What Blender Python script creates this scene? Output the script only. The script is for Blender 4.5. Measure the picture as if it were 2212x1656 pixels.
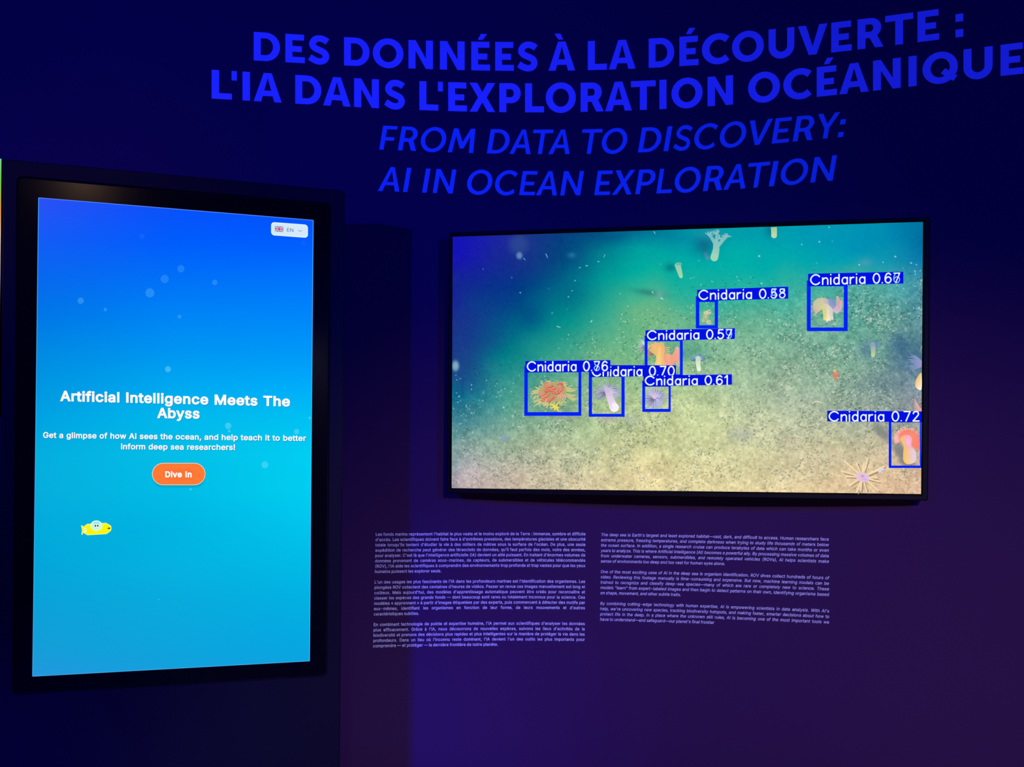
import bpy, math, random
import numpy as np
from mathutils import Vector, Matrix
from mathutils.geometry import delaunay_2d_cdt

for o in list(bpy.data.objects):
    bpy.data.objects.remove(o)
scn = bpy.context.scene
COL = scn.collection
W, H = 2212.0, 1656.0

# ------------------------------------------------------------ camera
F, CX, CY, ROLL, EYE = 2065.0, 1165.0, 993.0, 0.00864, 1.6
cam = bpy.data.objects.new('camera', bpy.data.cameras.new('camera'))
COL.objects.link(cam)
cam.data.sensor_fit = 'HORIZONTAL'
cam.data.sensor_width = 36.0
cam.data.lens = F / W * 36.0
cam.data.shift_x = -(CX - W / 2) / W
cam.data.shift_y = (CY - H / 2) / W
cam.location = (0, 0, EYE)
cam.rotation_mode = 'XYZ'
cam.matrix_world = Matrix.Translation((0, 0, EYE)) @ Matrix.Rotation(math.pi / 2, 4, 'X') @ Matrix.Rotation(ROLL, 4, 'Z')
cam.data.clip_start = 0.05
scn.camera = cam

# ------------------------------------------------------------ world, exposure
wd = bpy.data.worlds.new('world')
scn.world = wd
wd.use_nodes = True
wd.node_tree.nodes['Background'].inputs[0].default_value = (0.25, 0.22, 1.0, 1)
wd.node_tree.nodes['Background'].inputs[1].default_value = 0.0015
vs = scn.view_settings
vs.view_transform = 'Standard'
vs.look = 'None'
vs.exposure = 0.0
vs.gamma = 1.0
vs.use_curve_mapping = False

def lamp(name, kind, loc, target, energy, color, size=0.1, cone=60, blend=0.5):
    l = bpy.data.lights.new(name, kind)
    l.energy = energy
    l.color = color
    if kind == 'SPOT':
        l.spot_size = math.radians(cone)
        l.spot_blend = blend
        l.shadow_soft_size = size
    if kind == 'AREA':
        l.shape = 'DISK'
        l.size = size
    o = bpy.data.objects.new(name, l)
    COL.objects.link(o)
    o.location = loc
    d = Vector(target) - Vector(loc)
    o.rotation_euler = d.to_track_quat('-Z', 'Y').to_euler()
    return o

BLUE = (0.010, 0.016, 1.0)
# two blue stage spots (upper left, upper right), a violet text spot and weak warm spill near the floor
lamp('blue_spot', 'SPOT', (-3.05, -2.05, 2.95), (-1.25, 3.0, 1.9), 900, BLUE, 0.05, 48, 0.9)
lamp('blue_spot', 'SPOT', (2.0, -1.35, 2.75), (0.75, 3.05, 2.0), 480, BLUE, 0.05, 85, 0.9)
lamp('blue_fill', 'AREA', (2.75, -1.5, 1.9), (0.0, 3.0, 1.7), 24, BLUE, 1.6)  # added soft fill that lifts the shadows with blue
lamp('kiosk_foot_fill', 'SPOT', (-2.3, -0.2, 0.25), (-1.05, 2.65, 0.36), 620, (0.03, 0.006, 1.0), 0.08, 36, 1.0)  # added fill, no known fixture; turns the kiosk's lower front bluer
lamp('violet_spot', 'SPOT', (0.85, -1.5, 2.45), (0.62, 3.0, 0.28), 430, (0.72, 0.62, 0.72), 0.06, 52, 0.9)
lamp('warm_spot', 'SPOT', (-0.3, -0.7, 0.5), (-0.60, 3.0, 0.35), 26, (0.45, 1.0, 0.60), 0.1, 28, 1.0)
lamp('warm_spot', 'SPOT', (-0.77, -0.2, 3.11), (-1.28, 2.63, 2.36), 14, (1.0, 0.60, 0.34), 0.05, 22, 1.0)

# ------------------------------------------------------------ colour and materials
def lin(c):
    return tuple((x / 255.0 / 12.92) if x / 255.0 <= 0.04045 else ((x / 255.0 + 0.055) / 1.055) ** 2.4 for x in c)

def principled(name, base, rough=0.5, spec=0.5, bump=None, var=None, metal=0.0, coat=0.0):
    m = bpy.data.materials.new(name)
    m.use_nodes = True
    nt = m.node_tree
    b = nt.nodes['Principled BSDF']
    b.inputs['Base Color'].default_value = (*base, 1)
    b.inputs['Roughness'].default_value = rough
    b.inputs['Specular IOR Level'].default_value = spec
    b.inputs['Metallic'].default_value = metal
    b.inputs['Coat Weight'].default_value = coat
    tc = nt.nodes.new('ShaderNodeTexCoord')
    if var:
        n = nt.nodes.new('ShaderNodeTexNoise')
        n.inputs['Scale'].default_value = var[0]
        n.inputs['Detail'].default_value = 6
        r = nt.nodes.new('ShaderNodeValToRGB')
        r.color_ramp.elements[0].position = 0.3
        r.color_ramp.elements[1].position = 0.7
        r.color_ramp.elements[0].color = (*[x * (1 - var[1]) for x in base], 1)
        r.color_ramp.elements[1].color = (*[x * (1 + var[1]) for x in base], 1)
        nt.links.new(tc.outputs['Object'], n.inputs['Vector'])
        nt.links.new(n.outputs['Fac'], r.inputs['Fac'])
        nt.links.new(r.outputs['Color'], b.inputs['Base Color'])
    if bump:
        n = nt.nodes.new('ShaderNodeTexNoise')
        n.inputs['Scale'].default_value = bump[0]
        n.inputs['Detail'].default_value = 3
        u = nt.nodes.new('ShaderNodeBump')
        u.inputs['Strength'].default_value = bump[1]
        u.inputs['Distance'].default_value = 0.001
        nt.links.new(tc.outputs['Object'], n.inputs['Vector'])
        nt.links.new(n.outputs['Fac'], u.inputs['Height'])
        nt.links.new(u.outputs['Normal'], b.inputs['Normal'])
    return m

M_wall = principled('wall_paint', (0.050, 0.0135, 0.059), 0.75, 0.10, bump=(260, 0.25), var=(1.3, 0.06))
M_vinyl = principled('lettering_film', (0.80, 0.85, 0.97), 0.6, 0.1, var=(6, 0.02))
M_vinyl2 = principled('italic_lettering_film', (0.25, 0.82, 0.86), 0.6, 0.1, var=(6, 0.02))
M_text = principled('text_film', (0.93, 0.90, 0.84), 0.6, 0.1, var=(6, 0.02))
M_case = principled('powder_coated_steel', (0.0075, 0.0045, 0.0095), 0.45, 0.09, bump=(900, 0.12), var=(3, 0.1))
M_glassbezel = principled('black_glass_border', (0.003, 0.003, 0.004), 0.17, 0.05, var=(2, 0.1))
M_plastic = principled('black_plastic', (0.006, 0.0042, 0.0045), 0.5, 0.07, bump=(700, 0.1), var=(5, 0.1))
M_groove = principled('dark_gap', (0.002, 0.002, 0.002), 0.9, 0.05, var=(5, 0.1))
M_floor = principled('dark_carpet', (0.02, 0.018, 0.034), 0.95, 0.05, bump=(300, 0.6), var=(8, 0.25))
M_ceil = principled('black_ceiling_paint', (0.012, 0.012, 0.014), 0.9, 0.05, var=(3, 0.2))

def screen_material():
    m = bpy.data.materials.new('lit_screen')
    m.use_nodes = True
    nt = m.node_tree
    b = nt.nodes['Principled BSDF']
    b.inputs['Base Color'].default_value = (0.002, 0.002, 0.002, 1)
    b.inputs['Roughness'].default_value = 0.3
    b.inputs['Specular IOR Level'].default_value = 0.0
    a = nt.nodes.new('ShaderNodeVertexColor')
    a.layer_name = 'Col'
    nt.links.new(a.outputs['Color'], b.inputs['Emission Color'])
    b.inputs['Emission Strength'].default_value = 1.0
    return m
M_screen = screen_material()

# ------------------------------------------------------------ object helpers
def link(name, mesh, mat=None, parent=None, **props):
    o = bpy.data.objects.new(name, mesh)
    COL.objects.link(o)
    if mat and not mesh.materials:
        mesh.materials.append(mat)
    if parent:
        o.parent = parent
        o.matrix_parent_inverse = Matrix.Identity(4)
    for k, v in props.items():
        o[k] = v
    return o

def empty(name, loc, **props):
    o = bpy.data.objects.new(name, None)
    COL.objects.link(o)
    o.location = loc
    o.empty_display_size = 0.1
    for k, v in props.items():
        o[k] = v
    return o

def mesh_from(name, verts, faces, org=(0, 0, 0), smooth=False, cols=None):
    me = bpy.data.meshes.new(name)
    ox, oy, oz = org
    me.from_pydata([(v[0] - ox, v[1] - oy, v[2] - oz) for v in verts], [], faces)
    if smooth:
        for p in me.polygons:
            p.use_smooth = True
    if cols is not None:
        a = me.color_attributes.new('Col', 'FLOAT_COLOR', 'POINT')
        arr = np.ones((len(verts), 4), dtype=np.float32)
        arr[:, :3] = np.array(cols, dtype=np.float32)
        a.data.foreach_set('color', arr.ravel())
    me.update()
    return me

# ------------------------------------------------------------ picture measurement -> place in the room
CR, SR = math.cos(ROLL), math.sin(ROLL)
def ray(px, py):
    a, b = px - CX, py - CY
    return (CR * a + SR * b) / F, -(-SR * a + CR * b) / F      # X/Y, (Z-EYE)/Y

WX0, WR, WBACK = -0.166, 3.66, 3.17          # curved wall: axis x, radius, farthest y
WYC = WBACK - WR
def wall_s(px, py):
    """picture point -> (angle along the wall, height)"""
    u, v = ray(px, py)
    A = 1 + u * u
    B = -2 * (u * WX0 + WYC)
    C = WX0 ** 2 + WYC ** 2 - WR ** 2
    Y = (-B + math.sqrt(B * B - 4 * A * C)) / (2 * A)
    return math.atan2(u * Y - WX0, Y - WYC), EYE + v * Y

def wall_p(s, z, off=0.0):
    r = WR - off
    return (WX0 + r * math.sin(s), WYC + r * math.cos(s), z)

class Plane:
    def __init__(self, x, y, th):
        self.p = Vector((x, y, 0))
        self.u = Vector((math.cos(th), math.sin(th), 0))
        self.n = Vector((math.sin(th), -math.cos(th), 0))      # towards the viewer
        self.th = th
    def hit(self, px, py):
        """picture point -> (distance along plane, height)"""
        u, v = ray(px, py)
        d = Vector((u, 1, v))
        t = self.p.dot(self.n) / d.dot(self.n)
        q = d * t
        return (q - self.p).dot(self.u), EYE + q.z
    def at(self, a, z, off=0.0):
        q = self.p + self.u * a + self.n * off
        return (q.x, q.y, z)
    def pic(self, a, z):
        q = self.p + self.u * a
        x, y = F * q.x / q.y, -F * (z - EYE) / q.y
        return CX + CR * x - SR * y, CY + SR * x + CR * y

TVP = Plane(-0.2839, 3.0836, -0.16778)
KP = Plane(-1.3693, 2.5993, 0.30974)

# ------------------------------------------------------------ letter shapes
GLY = {}
for _code, _adv, _cs in [
(32, 282, []),
(33, 294, [[95,763,198,763,192,241,101,241], [121,-2,99,13,83,35,78,61,83,88,99,110,121,125,147,130,173,125,195,110,210,88,215,61,210,35,195,13,173,-2,147,-7]]),
(34, 481, [[105,763,203,763,193,476,117,476], [278,763,375,763,365,476,289,476]]),
(39, 309, [[105,763,203,763,193,476,117,476]]),
(40, 410, [[138,396,151,485,171,575,197,662,229,741,265,809,354,809,318,727,286,642,261,556,242,470,231,388,227,310,230,241,240,172,258,100,282,24,354,-144,265,-144,208,-32,167,82,142,197,134,310]]),
(41, 410, [[97,-55,129,27,153,103,170,174,180,243,183,310,179,388,167,470,149,556,124,642,93,727,56,809,145,809,181,741,213,662,239,575,259,485,272,395,276,310,268,195,242,80,201,-34,145,-144,56,-144]]),
(44, 282, [[101,107,205,107,126,-179,56,-179]]),
(45, 680, [[505,282,171,282,171,367,505,367]]),
(46, 282, [[117,-2,94,13,79,35,74,61,79,88,94,110,117,125,143,130,169,125,192,110,207,88,212,61,207,35,192,13,169,-2,143,-7]]),
(48, 680, [[299,-7,261,1,227,16,195,36,167,62,142,93,121,129,103,170,80,267,72,381,80,496,90,546,104,592,121,634,143,670,167,701,196,727,227,747,262,762,299,770,340,773,381,770,418,762,453,747,484,727,513,701,537,670,558,634,576,592,600,496,608,381,600,267,576,170,559,129,538,93,513,62,485,36,453,16,419,1,381,-7,340,-10], [392,83,435,111,470,155,495,216,511,291,516,381,511,472,495,547,470,608,435,653,415,669,392,680,340,689,288,680,265,669,245,653,210,608,185,547,169,472,164,381,169,291,185,216,210,155,245,111,265,95,288,83,340,74]]),
(49, 680, [[115,82,586,82,586,0,115,0], [414,0,319,0,319,672,314,672,129,537,129,640,298,763,414,763]]),
(50, 680, [[96,71,351,343,423,424,448,458,466,490,477,522,480,557,476,595,461,628,439,654,410,673,375,685,335,689,294,685,258,671,230,649,208,620,195,584,191,543,98,543,106,607,129,663,166,710,215,744,272,766,337,773,402,766,459,745,506,711,542,668,564,616,572,559,568,517,556,477,536,435,504,388,400,269,229,91,229,85,584,85,584,0,96,0]]),
(51, 680, [[260,-4,199,15,146,45,105,86,78,137,66,198,164,198,172,161,190,131,215,106,248,89,286,78,328,75,373,79,413,91,446,111,472,139,488,175,494,217,489,257,474,294,449,326,412,350,363,366,302,371,235,371,235,449,432,672,432,678,104,678,104,763,559,763,559,691,317,417,317,433,396,433,431,426,462,414,516,380,556,334,581,279,589,217,581,154,556,99,516,53,463,19,399,-3,327,-10]]),
(52, 680, [[59,238,370,763,466,763,163,249,163,244,620,244,620,158,59,158], [422,182,422,219,422,476,514,476,514,0,422,0]]),
(53, 680, [[267,-4,210,17,162,48,124,90,100,140,90,196,183,196,191,163,207,133,230,109,260,90,294,79,332,75,376,80,414,97,447,122,471,156,487,197,492,243,486,290,470,332,445,367,412,393,372,410,327,415,289,412,251,403,218,388,192,369,101,379,144,763,550,763,550,678,226,678,201,452,204,452,232,472,266,487,304,497,344,500,394,496,441,481,482,459,517,428,546,390,568,347,582,298,586,245,578,175,553,113,514,62,463,23,402,-2,332,-10]]),
(54, 680, [[272,-2,213,22,164,61,127,112,103,173,95,243,101,299,120,358,153,427,206,511,378,763,483,763,226,392,218,392,248,431,269,448,293,460,321,468,352,471,418,464,474,442,520,407,554,360,576,302,583,236,575,168,552,109,514,59,465,22,406,-2,340,-10], [381,78,418,94,448,119,471,152,486,191,491,236,486,281,471,320,448,353,418,377,381,393,340,398,298,393,261,377,230,353,207,321,192,282,187,238,192,192,207,152,230,119,261,94,298,78,340,73]]),
(55, 680, [[485,672,485,678,93,678,93,763,586,763,586,673,247,0,145,0]]),
(56, 680, [[267,-3,203,17,151,50,111,93,86,144,78,203,83,250,98,293,121,331,152,362,188,384,229,397,229,400,202,409,178,423,157,440,139,462,114,513,105,571,113,626,136,675,172,716,219,747,275,767,340,773,403,767,459,747,506,716,542,675,565,626,573,571,564,513,539,462,500,423,451,400,451,397,491,384,527,362,557,331,581,293,596,250,601,203,593,144,568,93,528,50,475,17,412,-3,340,-10], [387,78,427,90,460,110,484,137,500,170,505,208,500,248,483,283,458,312,424,334,384,348,340,353,294,348,254,334,220,312,195,283,178,248,173,208,178,170,193,137,218,110,251,90,292,78,340,74], [378,438,411,450,439,470,461,496,474,527,479,563,474,599,461,630,440,655,413,674,379,686,340,690,300,686,266,674,238,655,217,630,204,599,199,563,204,527,217,496,238,470,267,450,301,438,340,434]]),
(57, 680, [[406,765,465,741,514,703,552,651,575,590,583,520,577,464,559,405,525,336,473,252,301,0,196,0,452,371,461,371,431,332,410,315,385,303,357,295,327,292,262,299,206,321,159,356,124,403,103,461,95,527,103,595,127,654,165,704,214,742,273,765,339,773], [298,685,261,669,231,644,207,611,193,572,188,527,193,483,207,443,231,411,261,386,298,370,339,365,381,370,418,386,448,410,472,442,486,481,491,525,486,571,472,611,449,644,418,669,381,685,339,690]]),
(58, 282, [[117,-2,94,13,79,35,74,61,79,88,94,110,117,125,143,130,169,125,192,110,207,88,212,61,207,35,192,13,169,-2,143,-7], [117,411,94,426,79,448,74,474,79,501,94,523,117,538,143,543,169,538,192,523,207,501,212,474,207,448,192,426,169,411,143,406]]),
(59, 282, [[101,107,205,107,126,-179,56,-179], [129,411,107,426,92,448,87,474,92,501,107,523,129,538,155,543,182,538,204,523,219,501,224,474,219,448,204,426,182,411,155,406]]),
(65, 720, [[302,763,414,763,694,0,593,0,431,454,396,558,348,717,368,717,319,556,286,454,128,0,25,0], [165,298,555,298,555,213,165,213]]),
(66, 684, [[90,763,362,763,434,756,493,736,539,704,571,663,591,614,597,561,593,516,580,480,560,451,534,429,505,412,472,400,472,393,509,386,545,368,577,341,604,305,621,259,627,204,620,149,600,100,566,59,517,27,452,7,370,0,90,0], [367,86,444,94,472,105,495,120,512,138,524,158,531,180,533,205,528,242,514,276,490,305,458,327,419,341,372,346,187,346,187,86], [357,428,397,432,432,444,462,464,485,490,499,521,504,558,495,605,469,643,449,658,424,669,360,678,187,678,187,428]]),
(67, 765, [[353,-7,308,2,265,17,225,37,189,64,157,95,129,131,104,173,85,219,71,269,63,323,60,381,63,439,71,494,85,544,104,590,129,631,157,668,189,699,225,725,265,746,308,761,353,770,401,773,457,769,510,756,559,736,603,707,641,671,672,628,695,578,709,522,612,522,601,559,584,592,562,619,536,642,506,661,473,673,438,681,401,684,334,675,275,648,226,605,187,546,173,510,163,471,155,381,163,292,173,252,188,217,226,158,276,114,335,88,401,79,438,82,473,90,506,103,536,121,562,144,584,172,601,204,612,241,709,241,695,185,672,136,641,93,604,57,560,28,511,7,458,-6,401,-10]]),
(68, 753, [[144,0,144,86,322,86,407,94,444,106,477,121,506,141,530,165,551,192,568,224,591,297,599,383,591,468,569,541,552,572,531,599,507,623,479,642,448,658,413,669,331,678,140,678,140,763,338,763,392,760,442,752,487,737,529,717,566,692,599,662,627,627,650,587,669,542,682,493,690,440,692,383,690,326,682,272,668,223,650,178,626,138,598,102,564,72,526,46,483,26,436,12,384,3,328,0], [187,0,90,0,90,763,187,763]]),
(69, 628, [[90,763,559,763,559,678,187,678,187,429,533,429,533,343,187,343,187,86,563,86,563,0,90,0]]),
(70, 615, [[90,763,554,763,554,678,187,678,187,417,519,417,519,332,187,332,187,0,90,0]]),
(71, 780, [[354,-7,307,2,264,17,224,38,188,64,155,96,127,132,104,173,85,219,71,269,63,323,60,381,63,439,71,494,85,544,104,590,127,631,155,668,187,699,223,725,263,746,305,761,350,770,397,773,456,769,511,755,561,734,605,704,643,667,674,625,697,576,711,523,612,523,598,558,581,590,559,617,534,640,505,659,473,673,437,681,398,684,333,675,275,649,225,605,187,546,173,510,163,471,155,381,163,292,173,253,188,217,226,158,276,115,336,88,403,79,464,86,517,107,561,140,594,185,615,240,622,304,651,299,424,299,424,384,717,384,717,300,714,255,707,212,694,173,676,136,654,103,628,74,598,49,565,28,528,11,489,-1,447,-8,403,-10]]),
(72, 775, [[90,763,187,763,187,433,588,433,588,763,685,763,685,0,588,0,588,348,187,348,187,0,90,0]]),
(73, 451, [[47,86,177,86,177,678,47,678,47,763,404,763,404,678,274,678,274,86,404,86,404,0,47,0]]),
(76, 590, [[90,763,187,763,187,86,542,86,542,0,90,0]]),
(77, 942, [[90,763,227,763,416,281,431,238,449,184,467,126,482,73,461,73,477,124,495,182,513,237,529,281,714,763,852,763,852,0,756,0,756,436,757,490,758,553,759,620,760,686,769,686,746,614,723,544,701,483,684,436,513,0,429,0,256,436,239,481,217,542,194,611,168,686,178,686,180,624,181,557,182,493,183,436,183,0,90,0]]),
(78, 785, [[90,763,204,763,515,274,544,226,581,160,621,82,607,80,601,162,599,236,598,292,598,763,695,763,695,0,580,0,303,435,266,496,222,572,161,678,179,681,183,576,186,492,187,436,187,0,90,0]]),
(79, 800, [[353,-7,308,2,265,17,226,37,189,64,157,95,129,131,105,173,85,219,72,269,63,323,60,381,63,439,72,494,85,544,105,590,129,631,157,668,189,699,226,725,265,746,308,761,353,770,400,773,448,770,493,761,536,746,575,725,612,699,644,668,672,631,696,590,715,544,729,494,737,439,740,381,737,323,729,269,715,219,696,173,672,131,644,95,612,64,575,37,536,17,493,2,448,-7,400,-10], [465,88,524,114,551,133,574,157,612,216,627,252,637,291,645,381,637,472,627,511,612,547,574,606,551,630,524,649,465,675,400,684,335,675,276,649,250,629,226,606,188,546,174,511,163,471,155,381,163,291,174,252,188,216,226,157,276,114,335,88,400,79]]),
(80, 667, [[90,763,353,763,433,755,468,745,499,731,549,693,585,645,606,586,613,521,606,456,585,398,549,349,499,311,468,297,433,287,353,279,164,279,164,364,349,364,403,369,446,384,477,408,500,440,512,479,517,521,512,564,500,602,477,634,445,658,402,673,348,678,187,678,187,0,90,0]]),
(82, 674, [[90,763,354,763,434,756,500,733,550,697,586,650,607,593,614,528,607,463,586,407,550,361,499,326,434,304,354,297,144,297,144,383,350,383,404,387,447,400,479,422,501,451,513,486,518,528,513,571,501,607,478,637,446,659,403,673,349,678,187,678,187,0,90,0], [345,344,454,344,642,0,530,0]]),
(83, 670, [[258,-7,191,14,137,46,96,90,69,143,57,205,157,205,166,165,185,132,214,106,250,88,291,77,335,74,385,78,429,90,466,111,494,138,512,171,518,209,513,242,498,268,474,289,444,307,367,333,276,359,192,391,158,411,129,434,107,460,91,489,81,522,78,559,86,619,112,672,153,715,206,747,270,767,341,773,412,767,474,746,526,715,566,673,591,623,601,567,506,567,500,594,490,618,474,639,453,656,401,680,337,688,291,684,251,672,218,653,193,627,178,597,173,563,179,528,196,500,223,479,254,462,319,440,396,419,467,395,504,378,538,356,568,329,592,296,607,256,612,208,604,149,580,95,540,50,485,16,417,-6,335,-13]]),
(84, 673, [[48,763,625,763,625,678,385,678,385,0,289,0,289,678,48,678]]),
(86, 720, [[25,763,126,763,288,309,323,206,372,46,352,46,400,207,434,309,592,763,694,763,417,0,306,0]]),
(87, 1029, [[25,763,123,763,245,294,263,218,280,140,295,59,284,59,300,140,317,218,336,294,459,763,569,763,692,294,712,218,729,140,746,59,732,59,748,140,766,218,784,294,905,763,1004,763,795,0,683,0,552,484,527,587,504,712,524,712,502,592,477,484,346,0,233,0]]),
(97, 584, [[188,-8,142,7,102,32,71,67,52,110,46,162,50,206,65,241,87,269,116,290,150,305,188,316,267,330,351,340,398,352,409,364,413,382,413,385,410,418,400,445,383,467,360,483,330,493,293,496,256,493,224,483,197,469,176,451,150,411,61,437,86,483,118,519,156,545,199,563,245,573,291,577,358,569,394,558,429,541,459,515,483,480,500,435,505,377,505,0,415,0,415,78,409,78,378,37,354,18,323,2,285,-9,240,-13], [303,73,342,88,373,111,395,140,409,172,413,207,413,285,389,273,347,264,300,257,263,252,202,238,175,226,155,209,142,187,138,157,142,130,153,108,171,91,195,78,223,71,256,68]]),
(98, 637, [[297,-8,259,6,229,25,207,47,177,88,168,88,168,0,79,0,79,763,171,763,171,479,177,479,206,519,228,540,257,559,295,572,344,577,411,568,469,541,518,497,555,439,578,367,585,283,578,199,555,127,518,68,470,24,442,8,411,-3,344,-12], [379,77,419,98,451,132,474,175,488,226,492,284,488,341,474,392,451,434,420,467,379,488,330,495,282,488,242,468,210,436,187,394,174,343,169,284,174,225,188,173,211,130,242,97,282,77,330,70]]),
(99, 594, [[238,-3,206,8,175,25,123,69,84,128,59,199,51,281,59,365,84,437,123,496,175,540,206,556,238,567,311,577,352,574,390,566,425,552,458,534,486,511,510,483,529,451,542,415,454,393,436,434,405,466,363,487,311,495,259,487,218,465,185,431,163,387,149,337,144,281,149,226,163,176,185,133,218,99,259,77,311,70,364,77,406,99,437,133,456,176,544,154,531,117,512,84,488,56,459,32,427,13,391,-1,352,-9,311,-12]]),
(100, 637, [[226,-3,196,8,167,24,119,68,82,127,59,199,51,283,59,367,82,439,119,497,168,541,226,568,293,577,342,572,379,559,409,540,431,519,459,479,466,479,466,763,558,763,558,0,469,0,469,88,460,88,430,47,408,25,378,6,341,-8,293,-12], [355,77,395,97,426,130,449,173,463,225,468,284,463,343,449,394,427,436,395,468,355,488,307,495,257,488,217,467,185,434,163,392,149,341,144,284,149,226,163,175,186,132,218,98,258,77,307,70]]),
(101, 606, [[241,-3,207,8,175,25,147,45,123,69,83,127,59,198,51,280,59,363,83,435,121,494,173,539,203,555,235,567,270,574,308,577,354,573,399,561,441,541,479,511,511,472,536,423,551,363,557,291,557,254,112,254,112,331,507,331,464,303,460,356,447,403,424,441,394,471,355,489,308,495,260,489,219,470,187,441,163,404,149,362,144,316,144,266,149,208,166,159,192,120,227,92,269,75,319,69,351,72,381,79,406,92,428,109,446,131,458,158,547,136,530,95,503,59,467,29,424,7,374,-8,318,-12]]),
(102, 381, [[342,491,10,491,10,569,342,569], [121,647,126,692,143,729,170,757,203,778,241,791,281,795,333,790,364,781,341,703,322,708,292,711,256,706,231,690,217,664,213,628,213,0,121,0]]),
(103, 638, [[251,-222,201,-209,158,-190,123,-165,96,-136,76,-104,152,-61,182,-99,204,-117,231,-132,267,-143,310,-146,373,-138,400,-127,423,-113,442,-94,456,-70,464,-42,467,-9,467,102,459,102,430,62,408,41,378,24,341,11,292,7,227,15,169,40,120,80,83,135,59,204,51,287,59,369,82,440,120,498,168,541,227,568,294,577,342,572,380,559,410,540,432,519,461,478,470,478,470,569,559,569,559,-13,550,-81,540,-109,525,-135,486,-176,436,-204,376,-220,310,-226], [355,95,395,113,427,142,450,182,464,231,469,289,464,346,450,396,427,437,396,468,356,488,307,495,258,488,218,467,186,435,163,394,149,344,144,289,149,233,163,184,186,144,218,114,259,95,307,89]]),
(104, 615, [[171,0,79,0,79,763,171,763,171,431,154,431,185,498,205,524,228,543,281,568,341,577,395,571,443,553,482,523,511,481,530,427,536,361,536,0,444,0,444,353,435,412,425,436,409,457,391,473,369,484,343,491,315,494,276,489,241,476,212,454,189,424,175,386,171,340]]),
(105, 250, [[79,569,171,569,171,0,79,0], [101,669,81,682,67,701,62,725,67,748,81,768,101,781,125,786,150,781,171,768,185,748,189,725,185,701,171,682,150,669,125,664]]),
(106, 250, [[171,569,171,-45,166,-94,152,-135,129,-169,97,-194,56,-209,6,-214,-15,-214,-15,-130,3,-130,37,-125,61,-108,74,-81,79,-44,79,569], [101,669,80,682,66,701,61,725,66,748,80,768,101,781,125,786,150,781,170,768,184,748,189,725,184,701,170,682,150,669,125,664]]),
(107, 571, [[165,318,181,318,427,569,540,569,276,299,266,299,165,205], [79,763,171,763,171,0,79,0], [222,279,287,343,558,0,441,0]]),
(108, 284, [[151,5,129,15,111,30,97,49,87,71,79,126,79,763,171,763,171,148,173,115,180,93,195,82,219,78,240,79,255,81,271,4,242,-1,209,-4]]),
(109, 915, [[79,569,168,569,168,443,161,443,177,485,199,519,226,545,258,564,293,575,329,579,359,577,386,570,410,558,431,541,463,497,481,442,469,442,483,481,506,515,535,542,571,562,611,575,655,579,703,574,746,558,782,531,811,493,829,443,835,383,835,0,744,0,744,381,741,409,735,434,724,454,709,469,671,489,628,496,592,492,561,480,536,460,518,435,507,405,503,371,503,0,411,0,411,390,403,433,379,467,344,488,299,496,267,492,236,480,210,461,189,434,175,399,171,357,171,0,79,0]]),
(110, 615, [[171,0,79,0,79,569,167,569,168,431,154,431,185,498,205,524,228,543,281,568,341,577,395,571,442,553,481,523,511,481,529,427,536,361,536,0,444,0,444,353,435,412,425,436,409,457,391,473,369,484,343,491,315,494,276,489,241,476,212,454,189,424,175,386,171,340]]),
(111, 623, [[238,-3,206,8,175,25,123,69,84,128,59,199,51,281,59,365,84,437,123,496,175,540,206,556,238,567,311,577,384,567,417,556,448,540,500,496,539,437,563,365,572,281,563,199,539,128,500,69,448,25,417,8,384,-3,311,-12], [363,77,405,99,438,133,461,176,474,226,479,281,474,336,461,387,438,431,405,465,363,487,311,495,259,487,218,465,185,431,163,387,149,337,144,281,149,226,163,176,185,133,218,99,259,77,311,70]]),
(112, 637, [[79,569,168,569,168,479,177,479,206,519,228,540,257,559,295,572,344,577,411,568,469,541,518,497,555,439,578,367,585,283,578,199,555,127,518,68,470,24,442,8,411,-3,344,-12,297,-8,259,6,229,25,207,47,177,88,171,88,171,-214,79,-214], [379,77,419,98,451,132,474,175,488,226,492,284,488,341,474,392,451,434,420,467,379,488,330,495,282,488,242,468,210,436,187,394,174,343,169,284,174,225,188,173,211,130,242,97,282,77,330,70]]),
(113, 637, [[466,-214,466,88,459,88,430,47,408,25,378,6,341,-8,293,-12,226,-3,196,8,167,24,119,68,82,127,59,199,51,283,59,367,82,439,119,497,168,541,226,568,293,577,342,572,379,559,409,540,431,519,460,479,469,479,469,569,558,569,558,-214], [355,77,395,97,426,130,449,173,463,225,468,284,463,343,449,394,427,436,395,468,355,488,307,495,257,488,217,467,185,434,163,392,149,341,144,284,149,226,163,175,186,132,218,98,258,77,307,70]]),
(114, 389, [[79,569,167,569,167,481,173,481,195,520,229,551,271,571,320,577,344,577,365,576,365,483,345,487,310,489,272,484,239,472,210,452,189,425,175,393,171,355,171,0,79,0]]),
(115, 548, [[217,-8,168,5,126,27,93,57,68,95,53,141,141,160,158,119,186,90,225,74,272,68,325,74,367,93,393,121,402,154,397,181,381,204,355,221,318,233,224,255,156,279,108,312,92,333,80,356,73,382,70,411,77,457,98,497,130,531,173,556,223,571,281,577,335,572,381,559,419,537,448,509,471,474,486,435,402,416,387,446,364,473,329,492,281,499,234,493,196,475,171,449,163,416,169,387,186,365,215,348,258,334,344,314,412,291,438,275,459,257,476,237,487,214,494,188,497,160,490,112,469,71,435,36,390,10,335,-7,273,-12]]),
(116, 341, [[306,491,10,491,10,569,306,569], [189,707,189,146,193,114,204,92,225,79,256,75,278,77,303,80,320,3,288,-4,252,-6,218,-4,187,3,160,15,138,32,120,53,107,78,100,107,97,139,97,707]]),
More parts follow.
